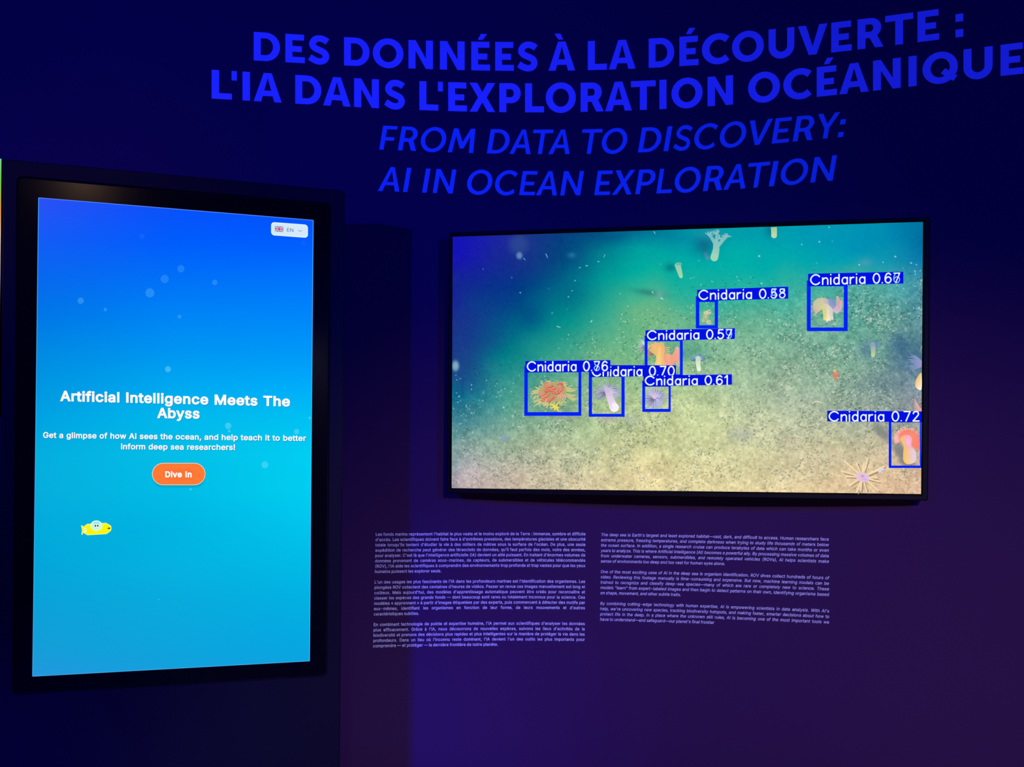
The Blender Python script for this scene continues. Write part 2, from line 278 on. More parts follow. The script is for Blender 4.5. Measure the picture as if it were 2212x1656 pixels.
(117, 615, [[220,-2,172,16,133,46,104,88,85,142,79,208,79,569,171,569,171,216,179,157,190,133,205,112,224,96,246,85,272,78,300,75,339,80,374,93,403,115,425,145,439,183,444,229,444,569,536,569,536,0,447,0,447,138,461,138,446,101,429,70,409,45,386,25,333,1,273,-8]]),
(118, 584, [[26,569,126,569,248,233,280,130,308,31,276,31,304,130,336,233,457,569,557,569,340,0,244,0]]),
(119, 851, [[34,569,131,569,200,321,231,205,263,62,247,62,278,202,309,321,378,569,475,569,542,321,572,204,603,62,587,62,619,203,650,321,720,569,817,569,644,0,553,0,478,258,457,337,436,420,415,506,436,506,415,421,394,337,372,258,298,0,206,0]]),
(120, 568, [[257,327,257,257,43,569,150,569,221,458,269,380,311,309,263,309,304,380,350,458,422,569,527,569,313,253,313,321,537,0,430,0,346,128,300,204,259,272,307,272,268,204,222,128,137,0,31,0]]),
(121, 584, [[92,-129,107,-131,156,-133,177,-126,195,-111,212,-87,226,-53,244,-2,26,569,126,569,248,233,280,130,308,31,276,31,304,130,336,233,458,569,557,569,306,-87,287,-128,265,-161,239,-186,209,-204,175,-214,137,-218,97,-215,71,-208]]),
(122, 570, [[62,69,381,479,381,484,72,484,72,569,499,569,499,496,189,90,189,84,508,84,508,0,62,0]]),
(171, 604, [[49,313,252,554,357,554,157,313,357,74,252,74], [257,313,460,554,565,554,365,313,565,74,460,74]]),
(187, 604, [[239,313,39,554,143,554,347,313,143,74,39,74], [447,313,247,554,351,554,555,313,351,74,247,74]]),
(201, 628, [[90,763,559,763,559,678,187,678,187,429,533,429,533,343,187,343,187,86,563,86,563,0,90,0], [358,988,460,988,362,837,286,837]]),
(224, 584, [[188,-8,142,7,102,32,71,67,52,110,46,162,50,206,65,241,87,269,116,290,150,305,188,316,267,330,351,340,398,352,409,364,413,382,413,385,410,418,400,445,383,467,360,483,330,493,293,496,256,493,224,483,197,469,176,451,150,411,61,437,86,483,118,519,156,545,199,563,245,573,291,577,358,569,394,558,429,541,459,515,483,480,500,435,505,377,505,0,415,0,415,78,409,78,378,37,354,18,323,2,285,-9,240,-13], [303,73,342,88,373,111,395,140,409,172,413,207,413,285,389,273,347,264,300,257,263,252,202,238,175,226,155,209,142,187,138,157,142,130,153,108,171,91,195,78,223,71,256,68], [149,794,251,794,323,643,248,643]]),
(226, 584, [[188,-8,142,7,102,32,71,67,52,110,46,162,50,206,65,241,87,269,116,290,150,305,188,316,267,330,351,340,398,352,409,364,413,382,413,385,410,418,400,445,383,467,360,483,330,493,293,496,256,493,224,483,197,469,176,451,150,411,61,437,86,483,118,519,156,545,199,563,245,573,291,577,358,569,394,558,429,541,459,515,483,480,500,435,505,377,505,0,415,0,415,78,409,78,378,37,354,18,323,2,285,-9,240,-13], [303,73,342,88,373,111,395,140,409,172,413,207,413,285,389,273,347,264,300,257,263,252,202,238,175,226,155,209,142,187,138,157,142,130,153,108,171,91,195,78,223,71,256,68], [120,653,120,657,240,794,327,794,448,657,448,653,356,653,284,743,210,653]]),
(231, 594, [[238,-3,206,8,175,25,123,69,84,128,59,199,51,281,59,365,84,437,123,496,175,540,206,556,238,567,311,577,352,574,390,566,425,552,458,534,486,511,510,483,529,451,542,415,454,393,436,434,405,466,363,487,311,495,259,487,218,465,185,431,163,387,149,337,144,281,149,226,163,176,185,133,218,99,259,77,311,70,364,77,406,99,437,133,456,176,544,154,531,117,512,84,488,56,459,32,427,13,391,-1,352,-9,311,-12], [254,-160,314,-160,338,-158,354,-153,362,-143,365,-126,362,-111,354,-101,338,-95,314,-93,272,-93,288,25,336,25,336,0,336,-44,380,-51,410,-66,427,-91,433,-127,426,-166,404,-193,368,-209,315,-214,254,-214]]),
(232, 606, [[241,-3,207,8,175,25,147,45,123,69,83,127,59,198,51,280,59,363,83,435,121,494,173,539,203,555,235,567,270,574,308,577,354,573,399,561,441,541,479,511,511,472,536,423,551,363,557,291,557,254,112,254,112,331,507,331,464,303,460,356,447,403,424,441,394,471,355,489,308,495,260,489,219,470,187,441,163,404,149,362,144,316,144,266,149,208,166,159,192,120,227,92,269,75,319,69,351,72,381,79,406,92,428,109,446,131,458,158,547,136,530,95,503,59,467,29,424,7,374,-8,318,-12], [171,794,273,794,345,643,269,643]]),
(233, 606, [[241,-3,207,8,175,25,147,45,123,69,83,127,59,198,51,280,59,363,83,435,121,494,173,539,203,555,235,567,270,574,308,577,354,573,399,561,441,541,479,511,511,472,536,423,551,363,557,291,557,254,112,254,112,331,507,331,464,303,460,356,447,403,424,441,394,471,355,489,308,495,260,489,219,470,187,441,163,404,149,362,144,316,144,266,149,208,166,159,192,120,227,92,269,75,319,69,351,72,381,79,406,92,428,109,446,131,458,158,547,136,530,95,503,59,467,29,424,7,374,-8,318,-12], [337,794,439,794,341,643,265,643]]),
(234, 606, [[241,-3,207,8,175,25,147,45,123,69,83,127,59,198,51,280,59,363,83,435,121,494,173,539,203,555,235,567,270,574,308,577,354,573,399,561,441,541,479,511,511,472,536,423,551,363,557,291,557,254,112,254,112,331,507,331,464,303,460,356,447,403,424,441,394,471,355,489,308,495,260,489,219,470,187,441,163,404,149,362,144,316,144,266,149,208,166,159,192,120,227,92,269,75,319,69,351,72,381,79,406,92,428,109,446,131,458,158,547,136,530,95,503,59,467,29,424,7,374,-8,318,-12], [142,653,142,657,262,794,349,794,470,657,470,653,378,653,306,743,232,653]]),
(238, 250, [[79,569,171,569,171,0,79,0], [-39,653,-39,657,81,794,168,794,289,657,289,653,198,653,125,743,51,653]]),
(244, 623, [[238,-3,206,8,175,25,123,69,84,128,59,199,51,281,59,365,84,437,123,496,175,540,206,556,238,567,311,577,384,567,417,556,448,540,500,496,539,437,563,365,572,281,563,199,539,128,500,69,448,25,417,8,384,-3,311,-12], [363,77,405,99,438,133,461,176,474,226,479,281,474,336,461,387,438,431,405,465,363,487,311,495,259,487,218,465,185,431,163,387,149,337,144,281,149,226,163,176,185,133,218,99,259,77,311,70], [147,653,147,657,267,794,354,794,475,657,475,653,384,653,311,743,237,653]]),
(249, 615, [[220,-2,172,16,133,46,104,88,85,142,79,208,79,569,171,569,171,216,179,157,190,133,205,112,224,96,246,85,272,78,300,75,339,80,374,93,403,115,425,145,439,183,444,229,444,569,536,569,536,0,447,0,447,138,461,138,446,101,429,70,409,45,386,25,333,1,273,-8], [172,794,274,794,346,643,271,643]]),
(251, 615, [[220,-2,172,16,133,46,104,88,85,142,79,208,79,569,171,569,171,216,179,157,190,133,205,112,224,96,246,85,272,78,300,75,339,80,374,93,403,115,425,145,439,183,444,229,444,569,536,569,536,0,447,0,447,138,461,138,446,101,429,70,409,45,386,25,333,1,273,-8], [143,653,143,657,264,794,351,794,472,657,472,653,380,653,307,743,234,653]]),
(8212, 1049, [[1049,282,0,282,0,367,1049,367]]),
]:
    GLY[chr(_code)] = (_adv / 1500.0, [[(c[i] / 1500.0, c[i + 1] / 1500.0) for i in range(0, len(c), 2)] for c in _cs])
CAP = 0.5087
_top = max(c[1] for c in GLY['h'][1][0])
GLY['I'] = (0.185, [[(0.060, 0), (0.060, 0.5087), (0.1246, 0.5087), (0.1246, 0)]])
GLY['l'] = (0.167, [[(0.054, 0), (0.054, _top), (0.113, _top), (0.113, 0)]])

def offset(poly, d):
    n = len(poly)
    out = []
    for i in range(n):
        p, q, r = poly[i - 1], poly[i], poly[(i + 1) % n]
        e1 = (q[0] - p[0], q[1] - p[1]); e2 = (r[0] - q[0], r[1] - q[1])
        l1 = math.hypot(*e1) or 1e-9; l2 = math.hypot(*e2) or 1e-9
        n1 = (-e1[1] / l1, e1[0] / l1); n2 = (-e2[1] / l2, e2[0] / l2)
        m = (n1[0] + n2[0], n1[1] + n2[1])
        k = max(0.35, (m[0] * m[0] + m[1] * m[1]) / 2)
        out.append((q[0] + m[0] * d / k, q[1] + m[1] * d / k))
    return out

def winding(cs, x, y):
    w = 0
    for c in cs:
        for i in range(len(c)):
            x0, y0 = c[i - 1]; x1, y1 = c[i]
            if (y0 <= y) != (y1 <= y):
                t = (y - y0) / (y1 - y0)
                if x0 + (x1 - x0) * t > x:
                    w += 1 if y1 > y0 else -1
    return w

def fill(cs, solid=False):
    """triangulate outlines (non-zero rule; even-odd when solid is False and the rings run the same way) -> points, triangles"""
    V, E = [], []
    for c in cs:
        n, b = len(c), len(V)
        V += [Vector(p) for p in c]
        E += [(b + i, b + (i + 1) % n) for i in range(n)]
    r = delaunay_2d_cdt(V, E, [], 0, 1e-7)
    P = [tuple(v) for v in r[0]]
    T = []
    for f in r[2]:
        x = sum(P[k][0] for k in f) / 3; y = sum(P[k][1] for k in f) / 3
        w = winding(cs, x, y)
        if w != 0 and (solid or w % 2 or len(cs) == 1):
            T.append(tuple(f))
    return P, T

def fill_same(c):
    """triangles that index the given ring's own points"""
    n = len(c)
    r = delaunay_2d_cdt([Vector(p) for p in c], [(i, (i + 1) % n) for i in range(n)], [], 0, 1e-9)
    back = {k: v[0] for k, v in enumerate(r[3]) if v}
    return [tuple(back[k] for k in f) for f in r[2] if all(k in back for k in f) and winding([c], sum(r[0][k][0] for k in f) / 3, sum(r[0][k][1] for k in f) / 3)]

def area(p):
    return 0.5 * sum(p[i - 1][0] * p[i][1] - p[i][0] * p[i - 1][1] for i in range(len(p)))

_tess = {}
def glyph(ch, weight=0.0):
    """-> advance, points, triangles (unit: cap height 1)"""
    k = (ch, weight)
    if k not in _tess:
        adv, cs = GLY[ch]
        pts, tri = [], []
        if cs:
            big = max(cs, key=lambda c: abs(area(c)))
            sg = 1 if area(big) < 0 else -1
            cs2 = [[(x / CAP, y / CAP) for x, y in (offset(c, sg * weight) if weight else c)] for c in cs]
            pts, tri = fill(cs2, True)
        _tess[k] = (adv / CAP + 2 * weight / CAP, pts, tri)
    return _tess[k]

def text_layout(s, weight=0.0, slant=0.0, track=0.0, xs=1.0, word=1.0):
    """-> list of (points, tris) in layout units, width"""
    x = 0
    out = []
    for ch in s:
        adv, pts, tri = glyph(ch, weight)
        if ch == ' ':
            x += adv * xs * word
            continue
        if pts:
            out.append(([(x + (p[0] + p[1] * slant) * xs, p[1]) for p in pts], tri))
        x += adv * xs + track
    return out, x - track

# hand drawn capitals of the big title, cap height 1
def arc(cx, cy, rx, ry, a0, a1, n=20):
    return [(cx + rx * math.cos(math.radians(a0 + (a1 - a0) * i / n)), cy + ry * math.sin(math.radians(a0 + (a1 - a0) * i / n))) for i in range(n + 1)]

def catmull(pts, k=6):
    out = []
    P = [pts[0]] + list(pts) + [pts[-1]]
    for i in range(1, len(P) - 2):
        a, b, c, d = P[i - 1:i + 3]
        for j in range(k):
            t = j / k
            out.append(tuple(0.5 * (2 * b[m] + (c[m] - a[m]) * t + (2 * a[m] - 5 * b[m] + 4 * c[m] - d[m]) * t * t + (3 * b[m] - a[m] - 3 * c[m] + d[m]) * t ** 3) for m in range(2)))
    out.append(tuple(pts[-1]))
    return out

def ribbon(pts, w0, w1=None):
    w1 = w0 if w1 is None else w1
    n = len(pts)
    L, R = [], []
    for i, p in enumerate(pts):
        a, b = pts[max(0, i - 1)], pts[min(n - 1, i + 1)]
        d = (b[0] - a[0], b[1] - a[1])
        l = math.hypot(*d) or 1e-9
        w = (w0 + (w1 - w0) * i / (n - 1)) / 2
        nx, ny = -d[1] / l * w, d[0] / l * w
        L.append((p[0] + nx, p[1] + ny)); R.append((p[0] - nx, p[1] - ny))
    return L + R[::-1]

def title_glyph(ch, v, h):
    """groups of [outer, hole...] contours; v = upright stroke, h = level stroke"""
    b = v > 0.2
    acc = []
    if ch == 'É':
        acc = [[[(0.35, 1.28), (0.565, 1.27), (0.41, 1.065), (0.23, 1.07)]]]; ch = 'E'
    if ch == 'À':
        acc = [[[(0.215, 1.28), (0.44, 1.275), (0.545, 1.07), (0.37, 1.07)]]]; ch = 'A'
    if ch == 'I':
        g = [[[(0, 0), (0, 1), (v, 1), (v, 0)]]]
    elif ch == 'L':
        g = [[[(0, 0), (0, 1), (v, 1), (v, h), (.66, h), (.66, 0)]]]
    elif ch == 'E':
        m0, m1 = .485 - h / 2, .485 + h / 2
        g = [[[(0, 0), (0, 1), (.65, 1), (.65, 1 - h), (v, 1 - h), (v, m1), (.575, m1), (.575, m0), (v, m0), (v, h), (.675, h), (.675, 0)]]]
    elif ch == 'F':
        m0, m1 = .46 - h / 2, .46 + h / 2
        g = [[[(0, 0), (0, 1), (.59, 1), (.59, 1 - h), (v, 1 - h), (v, m1), (.535, m1), (.535, m0), (v, m0), (v, 0)]]]
    elif ch == 'T':
        c = .435
        g = [[[(0, 1), (.87, 1), (.87, 1 - h), (c + v / 2, 1 - h), (c + v / 2, 0), (c - v / 2, 0), (c - v / 2, 1 - h), (0, 1 - h)]]]
    elif ch == 'N':
        w = .85
        y = .36 if b else .28
        g = [[[(0, 0), (0, 1), (v, 1), (w - v, y), (w - v, 1), (w, 1), (w, 0), (w - v, 0), (v, 1 - y), (v, 0)]]]
    elif ch == 'A':
        if b: w, ap, ft, m, c0, c1 = .98, .28, .262, .275, .20, .39
        else: w, ap, ft, m, c0, c1 = .87, .165, .185, .30, .25, .385
        a = (w - ap) / 2
        x = lambda y: ft + m * y
        g = [[[(0, 0), (a, 1), (w - a, 1), (w, 0), (w - ft, 0), (w - x(c0), c0), (x(c0), c0), (ft, 0)],
              [(x(c1), c1), (w / 2, (w / 2 - ft) / m), (w - x(c1), c1)]]]
    elif ch == 'V':
        if b: g = [[[(0, 1), (.275, 1), (.5, .29), (.725, 1), (1, 1), (.63, 0), (.37, 0)]]]
        else: g = [[[(0, 1), (.19, 1), (.43, .23), (.67, 1), (.86, 1), (.515, 0), (.345, 0)]]]
    elif ch == 'X':
        if b: g = [[[(0, 1), (.265, 1), (.44, .68), (.61, 1), (.88, 1), (.59, .5), (.88, 0), (.62, 0), (.44, .33), (.26, 0), (0, 0), (.29, .5)]]]
        else: g = [[[(0, 1), (.205, 1), (.41, .64), (.61, 1), (.81, 1), (.515, .51), (.82, 0), (.615, 0), (.41, .36), (.2, 0), (0, 0), (.305, .5)]]]
    elif ch == 'Y':
        g = [[[(0, 1), (.2, 1), (.43, .58), (.66, 1), (.86, 1), (.525, .41), (.525, 0), (.34, 0), (.34, .41)]]]
    elif ch == 'M':
        g = [[[(0, 0), (.1, 1), (.28, 1), (.54, .44), (.8, 1), (.98, 1), (1.05, 0), (.87, 0), (.82, .68), (.62, .17), (.47, .17), (.24, .7), (.18, 0)]]]
    elif ch == ':':
        q = v * 1.02 if b else v * 1.1
        g = [[[(0, 0), (0, q), (q, q), (q, 0)]], [[(0, .5), (0, .5 + q), (q, .5 + q), (q, .5)]]]
    elif ch == "'":
        g = [[[(0, .67), (0, 1), (.175, 1), (.175, .67)]]]
    elif ch == 'D':
        w = .91 if b else .84
        r = .5
        x0 = w - r
        o = [(0, 0), (0, 1)] + arc(x0, .5, r, .5, 90, -90, 24)
        i = [(v, h)] + arc(x0, .5, r - v, .5 - h, -90, 90, 20) + [(v, 1 - h)]
        g = [[o, i]]
    elif ch in 'OQ':
        w = 1.066 if b else 1.04
        g = [[arc(w / 2, .5, w / 2, .525, 0, 360, 48)[:-1], arc(w / 2, .5, w / 2 - v, .525 - h * 1.03, 0, 360, 48)[:-1]]]
        if ch == 'Q':
            g.append([[(.685, .47), (1.05, .185), (.925, .02), (.55, .32)]])
    elif ch == 'C':
        w = 1.06
        g = [[arc(w / 2, .5, w / 2, .525, 48, 312, 36) + arc(w / 2, .5, w / 2 - v, .525 - h * 1.03, 320, 40, 32)]]
    elif ch == 'U':
        w = .88 if b else .8
        g = [[[(0, 1), (v, 1)] + arc(w / 2, .40, w / 2 - v, .40 - h, 180, 360, 20) + [(w - v, 1), (w, 1)] + arc(w / 2, .40, w / 2, .42, 0, -180, 28)]]
    elif ch == 'P':
        w = .75 if b else .70
        y0 = .31 if b else .345
        r = (1 - y0) / 2
        rx = .345
        o = [(0, 0), (0, 1)] + arc(w - rx, y0 + r, rx, r, 90, -90, 20) + [(v, y0), (v, 0)]
        i = [(v, y0 + h)] + arc(w - rx, y0 + r, rx - v, r - h, -90, 90, 14) + [(v, 1 - h)]
        g = [[o, i]]
    elif ch == 'R':
        w = .73 if b else .68
        y0 = .34 if b else .37
        r = (1 - y0) / 2
        rx = .335
        lx = (.80, .54, .37) if b else (.73, .53, .36)
        top = arc(w - rx, y0 + r, rx, r, 90, -52, 18)
        o = [(0, 0), (0, 1)] + top + [(lx[0], 0), (lx[1], 0), (lx[2], y0), (v, y0), (v, 0)]
        i = [(v, y0 + h)] + arc(w - rx, y0 + r, rx - v, r - h, -90, 90, 14) + [(v, 1 - h)]
        g = [[o, i]]
    elif ch == 'S':
        P = [(.666, .794), (.551, .869), (.387, .902), (.24, .853), (.150, .702), (.223, .572), (.404, .487), (.551, .410), (.617, .285), (.558, .147), (.404, .092), (.24, .128), (.062, .229)]
        t = .225 if b else .16
        P = [((x - .37) * (.74 - t) / (.74 - .225) + .37, (y - .5) * (1.04 - t) / (1.04 - .225) + .5) for x, y in P]
        g = [[ribbon(catmull(P, 6), t)]]
    else:
        raise KeyError(ch)
    return acc + g

def wall_letter(name, groups, fx, parent, mat, org, slant=0.0, thick=0.0028):
    """fx maps (gx, gy) of the letter to (s, z) on the wall"""
    V, Fc = [], []
    for cs in groups:
        cs = [[(x + y * slant, y) for x, y in c] for c in cs]
        dense = []
        for c in cs:
            d = []
            for i, p in enumerate(c):
                q = c[(i + 1) % len(c)]
                n = max(1, int(math.hypot(q[0] - p[0], q[1] - p[1]) / 0.34))
                for k in range(n):
                    d.append((p[0] + (q[0] - p[0]) * k / n, p[1] + (q[1] - p[1]) * k / n))
            dense.append(d)
        pts, tri = fill(dense)
        b0 = len(V)
        V += [wall_p(*fx(*p), thick) for p in pts]
        for t in tri:
            p, q, r = (pts[k] for k in t)
            cr = (q[0] - p[0]) * (r[1] - p[1]) - (q[1] - p[1]) * (r[0] - p[0])
            Fc.append(tuple(b0 + k for k in (t if cr > 0 else t[::-1])))
        flat = [p for c in dense for p in c]
        n = len(flat)
        b0 = len(V)
        sz = [fx(*p) for p in flat]
        V += [wall_p(s, z, thick) for s, z in sz]
        V += [wall_p(s, z, 0.0002) for s, z in sz]
        k = 0
        for c in dense:
            m = len(c)
            sgn = area(c) > 0
            for i in range(m):
                a, b = b0 + k + i, b0 + k + (i + 1) % m
                Fc.append((a, a + n, b + n, b) if True else (a, b, b + n, a + n))
            k += m
    me = mesh_from(name, V, Fc, org)
    return link(name, me, mat, parent)

# ------------------------------------------------------------ the room
def build_room():
    n, m = 96, 6
    V, Fc = [], []
    a0, a1 = math.radians(-84), math.radians(84)
    for off in (0.0, -0.12):
        for j in range(m + 1):
            for i in range(n + 1):
                V.append(wall_p(a0 + (a1 - a0) * i / n, 4.2 * j / m, off))
    k = (n + 1) * (m + 1)
    for j in range(m):
        for i in range(n):
            a = j * (n + 1) + i
            Fc.append((a, a + 1, a + n + 2, a + n + 1))
            Fc.append((k + a, k + a + n + 1, k + a + n + 2, k + a + 1))
    for i in range(n):
        t = m * (n + 1) + i
        Fc.append((t, t + 1, k + t + 1, k + t))
        Fc.append((i, k + i, k + i + 1, i + 1))
    for j in range(m):
        a = j * (n + 1)
        Fc.append((a, a + n + 1, k + a + n + 1, k + a))
        a += n
        Fc.append((a, k + a, k + a + n + 1, a + n + 1))
    link('wall_back', mesh_from('wall_back', V, Fc, smooth=False), M_wall, None, kind='structure', label='curved dark navy and violet lit exhibition wall')
    bpy.data.objects['wall_back'].data.polygons.foreach_set('use_smooth', [f < 2 * n * m for f in range(len(Fc))])
    for nm, z0, z1, mt in (('floor', -0.1, 0.0, M_floor), ('ceiling', 4.2, 4.3, M_ceil)):
        V, Fc = [], []
        N = 64
        for z in (z0, z1):
            for i in range(N):
                t = 2 * math.pi * i / N
                V.append((WX0 + 4.3 * math.cos(t), WYC + 4.3 * math.sin(t), z))
        Fc = [tuple(range(N, 2 * N)), tuple(range(N - 1, -1, -1))] + [(i, (i + 1) % N, N + (i + 1) % N, N + i) for i in range(N)]
        link(nm, mesh_from(nm, V, Fc), mt, None, kind='structure')
build_room()

# ------------------------------------------------------------ box and frame shapes on a plane
def rrect(x0, z0, x1, z1, r, n=6):
    if r <= 0:
        return [(x0, z0), (x1, z0), (x1, z1), (x0, z1)]
    return arc(x1 - r, z0 + r, r, r, -90, 0, n) + arc(x1 - r, z1 - r, r, r, 0, 90, n) + arc(x0 + r, z1 - r, r, r, 90, 180, n) + arc(x0 + r, z0 + r, r, r, 180, 270, n)

def slab(P, outer, d0, d1, bev=0.002, hole=None):
    """solid between offsets d0 (back) and d1 (front) with a bevelled front edge; optional hole of the same point count"""
    n = len(outer)
    def inset(c, e):
        return offset(c, e if area(c) > 0 else -e)
    V, Fc = [], []
    def loop(c, d):
        b = len(V)
        V.extend(P.at(x, z, d) for x, z in c)
        return b
    def bridge(a, b, m, flip=False):
        for i in range(m):
            j = (i + 1) % m
            q = (a + i, a + j, b + j, b + i)
            Fc.append(q[::-1] if flip else q)
    o0 = loop(outer, d0)
    o1 = loop(outer, d1 - bev)
    o2 = loop(inset(outer, bev), d1)
    bridge(o0, o1, n); bridge(o1, o2, n)
    if hole:
        h0 = loop(hole, d0)
        h1 = loop(hole, d1 - bev)
        h2 = loop(inset(hole, -bev), d1)
        bridge(h0, h1, n, True); bridge(h1, h2, n, True)
        bridge(o2, h2, n)
        bridge(o0, h0, n, True)
    else:
        Fc.append(tuple(range(o2, o2 + n)))
        Fc.append(tuple(range(o0 + n - 1, o0 - 1, -1)))
    return V, Fc

# ------------------------------------------------------------ flat picture drawing on a lit screen
class Draw:
    """collects flat coloured pieces given in picture points, puts them on the screen's own plane"""
    def __init__(self, P, base):
        self.P, self.base, self.layer = P, base, 0
        self.V, self.F, self.C = [], [], []
    def _add(self, pts, faces, col):
        self.layer += 1
        off = self.base + self.layer * 0.000006
        b = len(self.V)
        cols = col if isinstance(col, list) else [col] * len(pts)
        for (x, y), c in zip(pts, cols):
            a, z = self.P.hit(x, y)
            self.V.append(self.P.at(a, z, off))
            self.C.append(lin(c))
        for f in faces:
            self.F.append(tuple(b + k for k in f))
    def poly(self, pts, col):
        if isinstance(col, list):
            # soft-edged animal shapes: round the outline and blend the colours along it
            n, k = len(pts), 4
            P, C = [], []
            for i in range(n):
                a, b, c, d = (pts[(i + j) % n] for j in (-1, 0, 1, 2))
                for j in range(k):
                    t = j / k
                    P.append(tuple(0.5 * (2 * b[m] + (c[m] - a[m]) * t * .8 + (2 * a[m] - 5 * b[m] + 4 * c[m] - d[m]) * t * t * .8 + (3 * b[m] - a[m] - 3 * c[m] + d[m]) * t ** 3 * .8) + (.2 * (c[m] - b[m]) * t) for m in range(2)))
                    C.append(tuple(col[i][m] * (1 - t) + col[(i + 1) % n][m] * t for m in range(3)))
            self._add(P, fill_same(P), C)
            return
        q, t = fill([pts])
        self._add(q, t, col)
    def holed(self, contours, col):
        q, t = fill(contours)
        self._add(q, t, col)
    def disc(self, x, y, rx, ry=None, col=(255, 255, 255), n=24, ang=0, col2=None):
        ry = ry or rx
        ca, sa = math.cos(ang), math.sin(ang)
        pts = [(x, y)] + [(x + rx * math.cos(t) * ca - ry * math.sin(t) * sa, y + rx * math.cos(t) * sa + ry * math.sin(t) * ca) for t in [2 * math.pi * i / n for i in range(n)]]
        c = [col] + [col2 or col] * n
        self._add(pts, [(0, 1 + i, 1 + (i + 1) % n) for i in range(n)], c)
    def stroke(self, pts, w0, w1=None, col=(255, 255, 255), col2=None, smooth=True, caps=False):
        w1 = w0 if w1 is None else w1
        c = catmull(pts, 5) if smooth and len(pts) > 2 else list(pts)
        n = len(c)
        col2 = col2 or col
        o = ribbon(c, w0, w1)
        cl = [tuple(col[k] + (col2[k] - col[k]) * i / (n - 1) for k in range(3)) for i in range(n)]
        self._add(o, [(i, i + 1, 2 * n - 2 - i, 2 * n - 1 - i) for i in range(n - 1)], cl + cl[::-1])
        if caps:
            self.disc(c[0][0], c[0][1], w0 / 2, None, col, 10)
            self.disc(c[-1][0], c[-1][1], w1 / 2, None, col2, 10)
    def text(self, s, xl, yl, xr, yr, capl, capr, col, weight=0.0, slant=0.0, upx=0.0):
        lay, w = text_layout(s, weight, slant, -2.2 * weight)
        for pts, tri in lay:
            q = []
            for x, y in pts:
                t = x / w
                q.append((xl + (xr - xl) * t + upx * y, yl + (yr - yl) * t - y * (capl + (capr - capl) * t)))
            self._add(q, tri, col)
    def build(self, name, parent, org, **props):
        o = link(name, mesh_from(name, self.V, self.F, org, cols=self.C), M_screen, parent, **props)
        return o

def quad_grid(P, corners, nx, ny, off):
    """grid over a screen; corners (TL,TR,BR,BL) in picture points -> verts, faces, picture coords"""
    c = [np.array(P.hit(*p)) for p in corners]
    u = np.linspace(0, 1, nx + 1)[None, :, None]
    v = np.linspace(0, 1, ny + 1)[:, None, None]
    A = (c[0] * (1 - u) + c[1] * u) * (1 - v) + (c[3] * (1 - u) + c[2] * u) * v
    A = A.reshape(-1, 2)
    p = np.array(P.p); uu = np.array(P.u); nn = np.array(P.n)
    Q = p[None] + uu[None] * A[:, :1] + nn[None] * off
    X = Q.copy(); X[:, 2] = A[:, 1]
    q = p[None] + uu[None] * A[:, :1]
    sx = F * q[:, 0] / q[:, 1]; sy = -F * (A[:, 1] - EYE) / q[:, 1]
    pic = np.stack([CX + CR * sx - SR * sy, CY + SR * sx + CR * sy], 1)
    i = (np.arange(ny)[:, None] * (nx + 1) + np.arange(nx)[None]).ravel()
    faces = np.stack([i, i + nx + 1, i + nx + 2, i + 1], 1)
    return X, faces, pic

def grid_mesh(name, X, faces, rgb, org):
    me = bpy.data.meshes.new(name)
    n, f = len(X), len(faces)
    me.vertices.add(n)
    me.vertices.foreach_set('co', (X - np.array(org)[None]).astype(np.float32).ravel())
    me.loops.add(f * 4)
    me.loops.foreach_set('vertex_index', faces.astype(np.int32).ravel())
    me.polygons.add(f)
    me.polygons.foreach_set('loop_start', np.arange(0, f * 4, 4, dtype=np.int32))
    try:
        me.polygons.foreach_set('loop_total', np.full(f, 4, dtype=np.int32))
    except Exception:
        pass
    c = np.clip(rgb, 0, 255) / 255.0
    c = np.where(c <= 0.04045, c / 12.92, ((c + 0.055) / 1.055) ** 2.4)
    a = me.color_attributes.new('Col', 'FLOAT_COLOR', 'POINT')
    arr = np.ones((n, 4), dtype=np.float32)
    arr[:, :3] = c
    a.data.foreach_set('color', arr.ravel())
    me.update(calc_edges=True)
    return me

def table(xs, ys, vals, px, py):
    """smooth bilinear lookup of colour samples"""
    xs, ys, vals = np.array(xs, float), np.array(ys, float), np.array(vals, float)
    def idx(g, v):
        k = np.clip(np.searchsorted(g, v) - 1, 0, len(g) - 2)
        t = np.clip((v - g[k]) / (g[k + 1] - g[k]), 0, 1)
        return k, t
    i, t = idx(xs, px)
    j, s = idx(ys, py)
    t, s = t[:, None], s[:, None]
    return (vals[j, i] * (1 - t) + vals[j, i + 1] * t) * (1 - s) + (vals[j + 1, i] * (1 - t) + vals[j + 1, i + 1] * t) * s

# ------------------------------------------------------------ wall display (television) with the sea floor film
TVC = [(978, 511.2), (1993.6, 479.2), (1989.4, 1066.6), (975.8, 1053.8)]

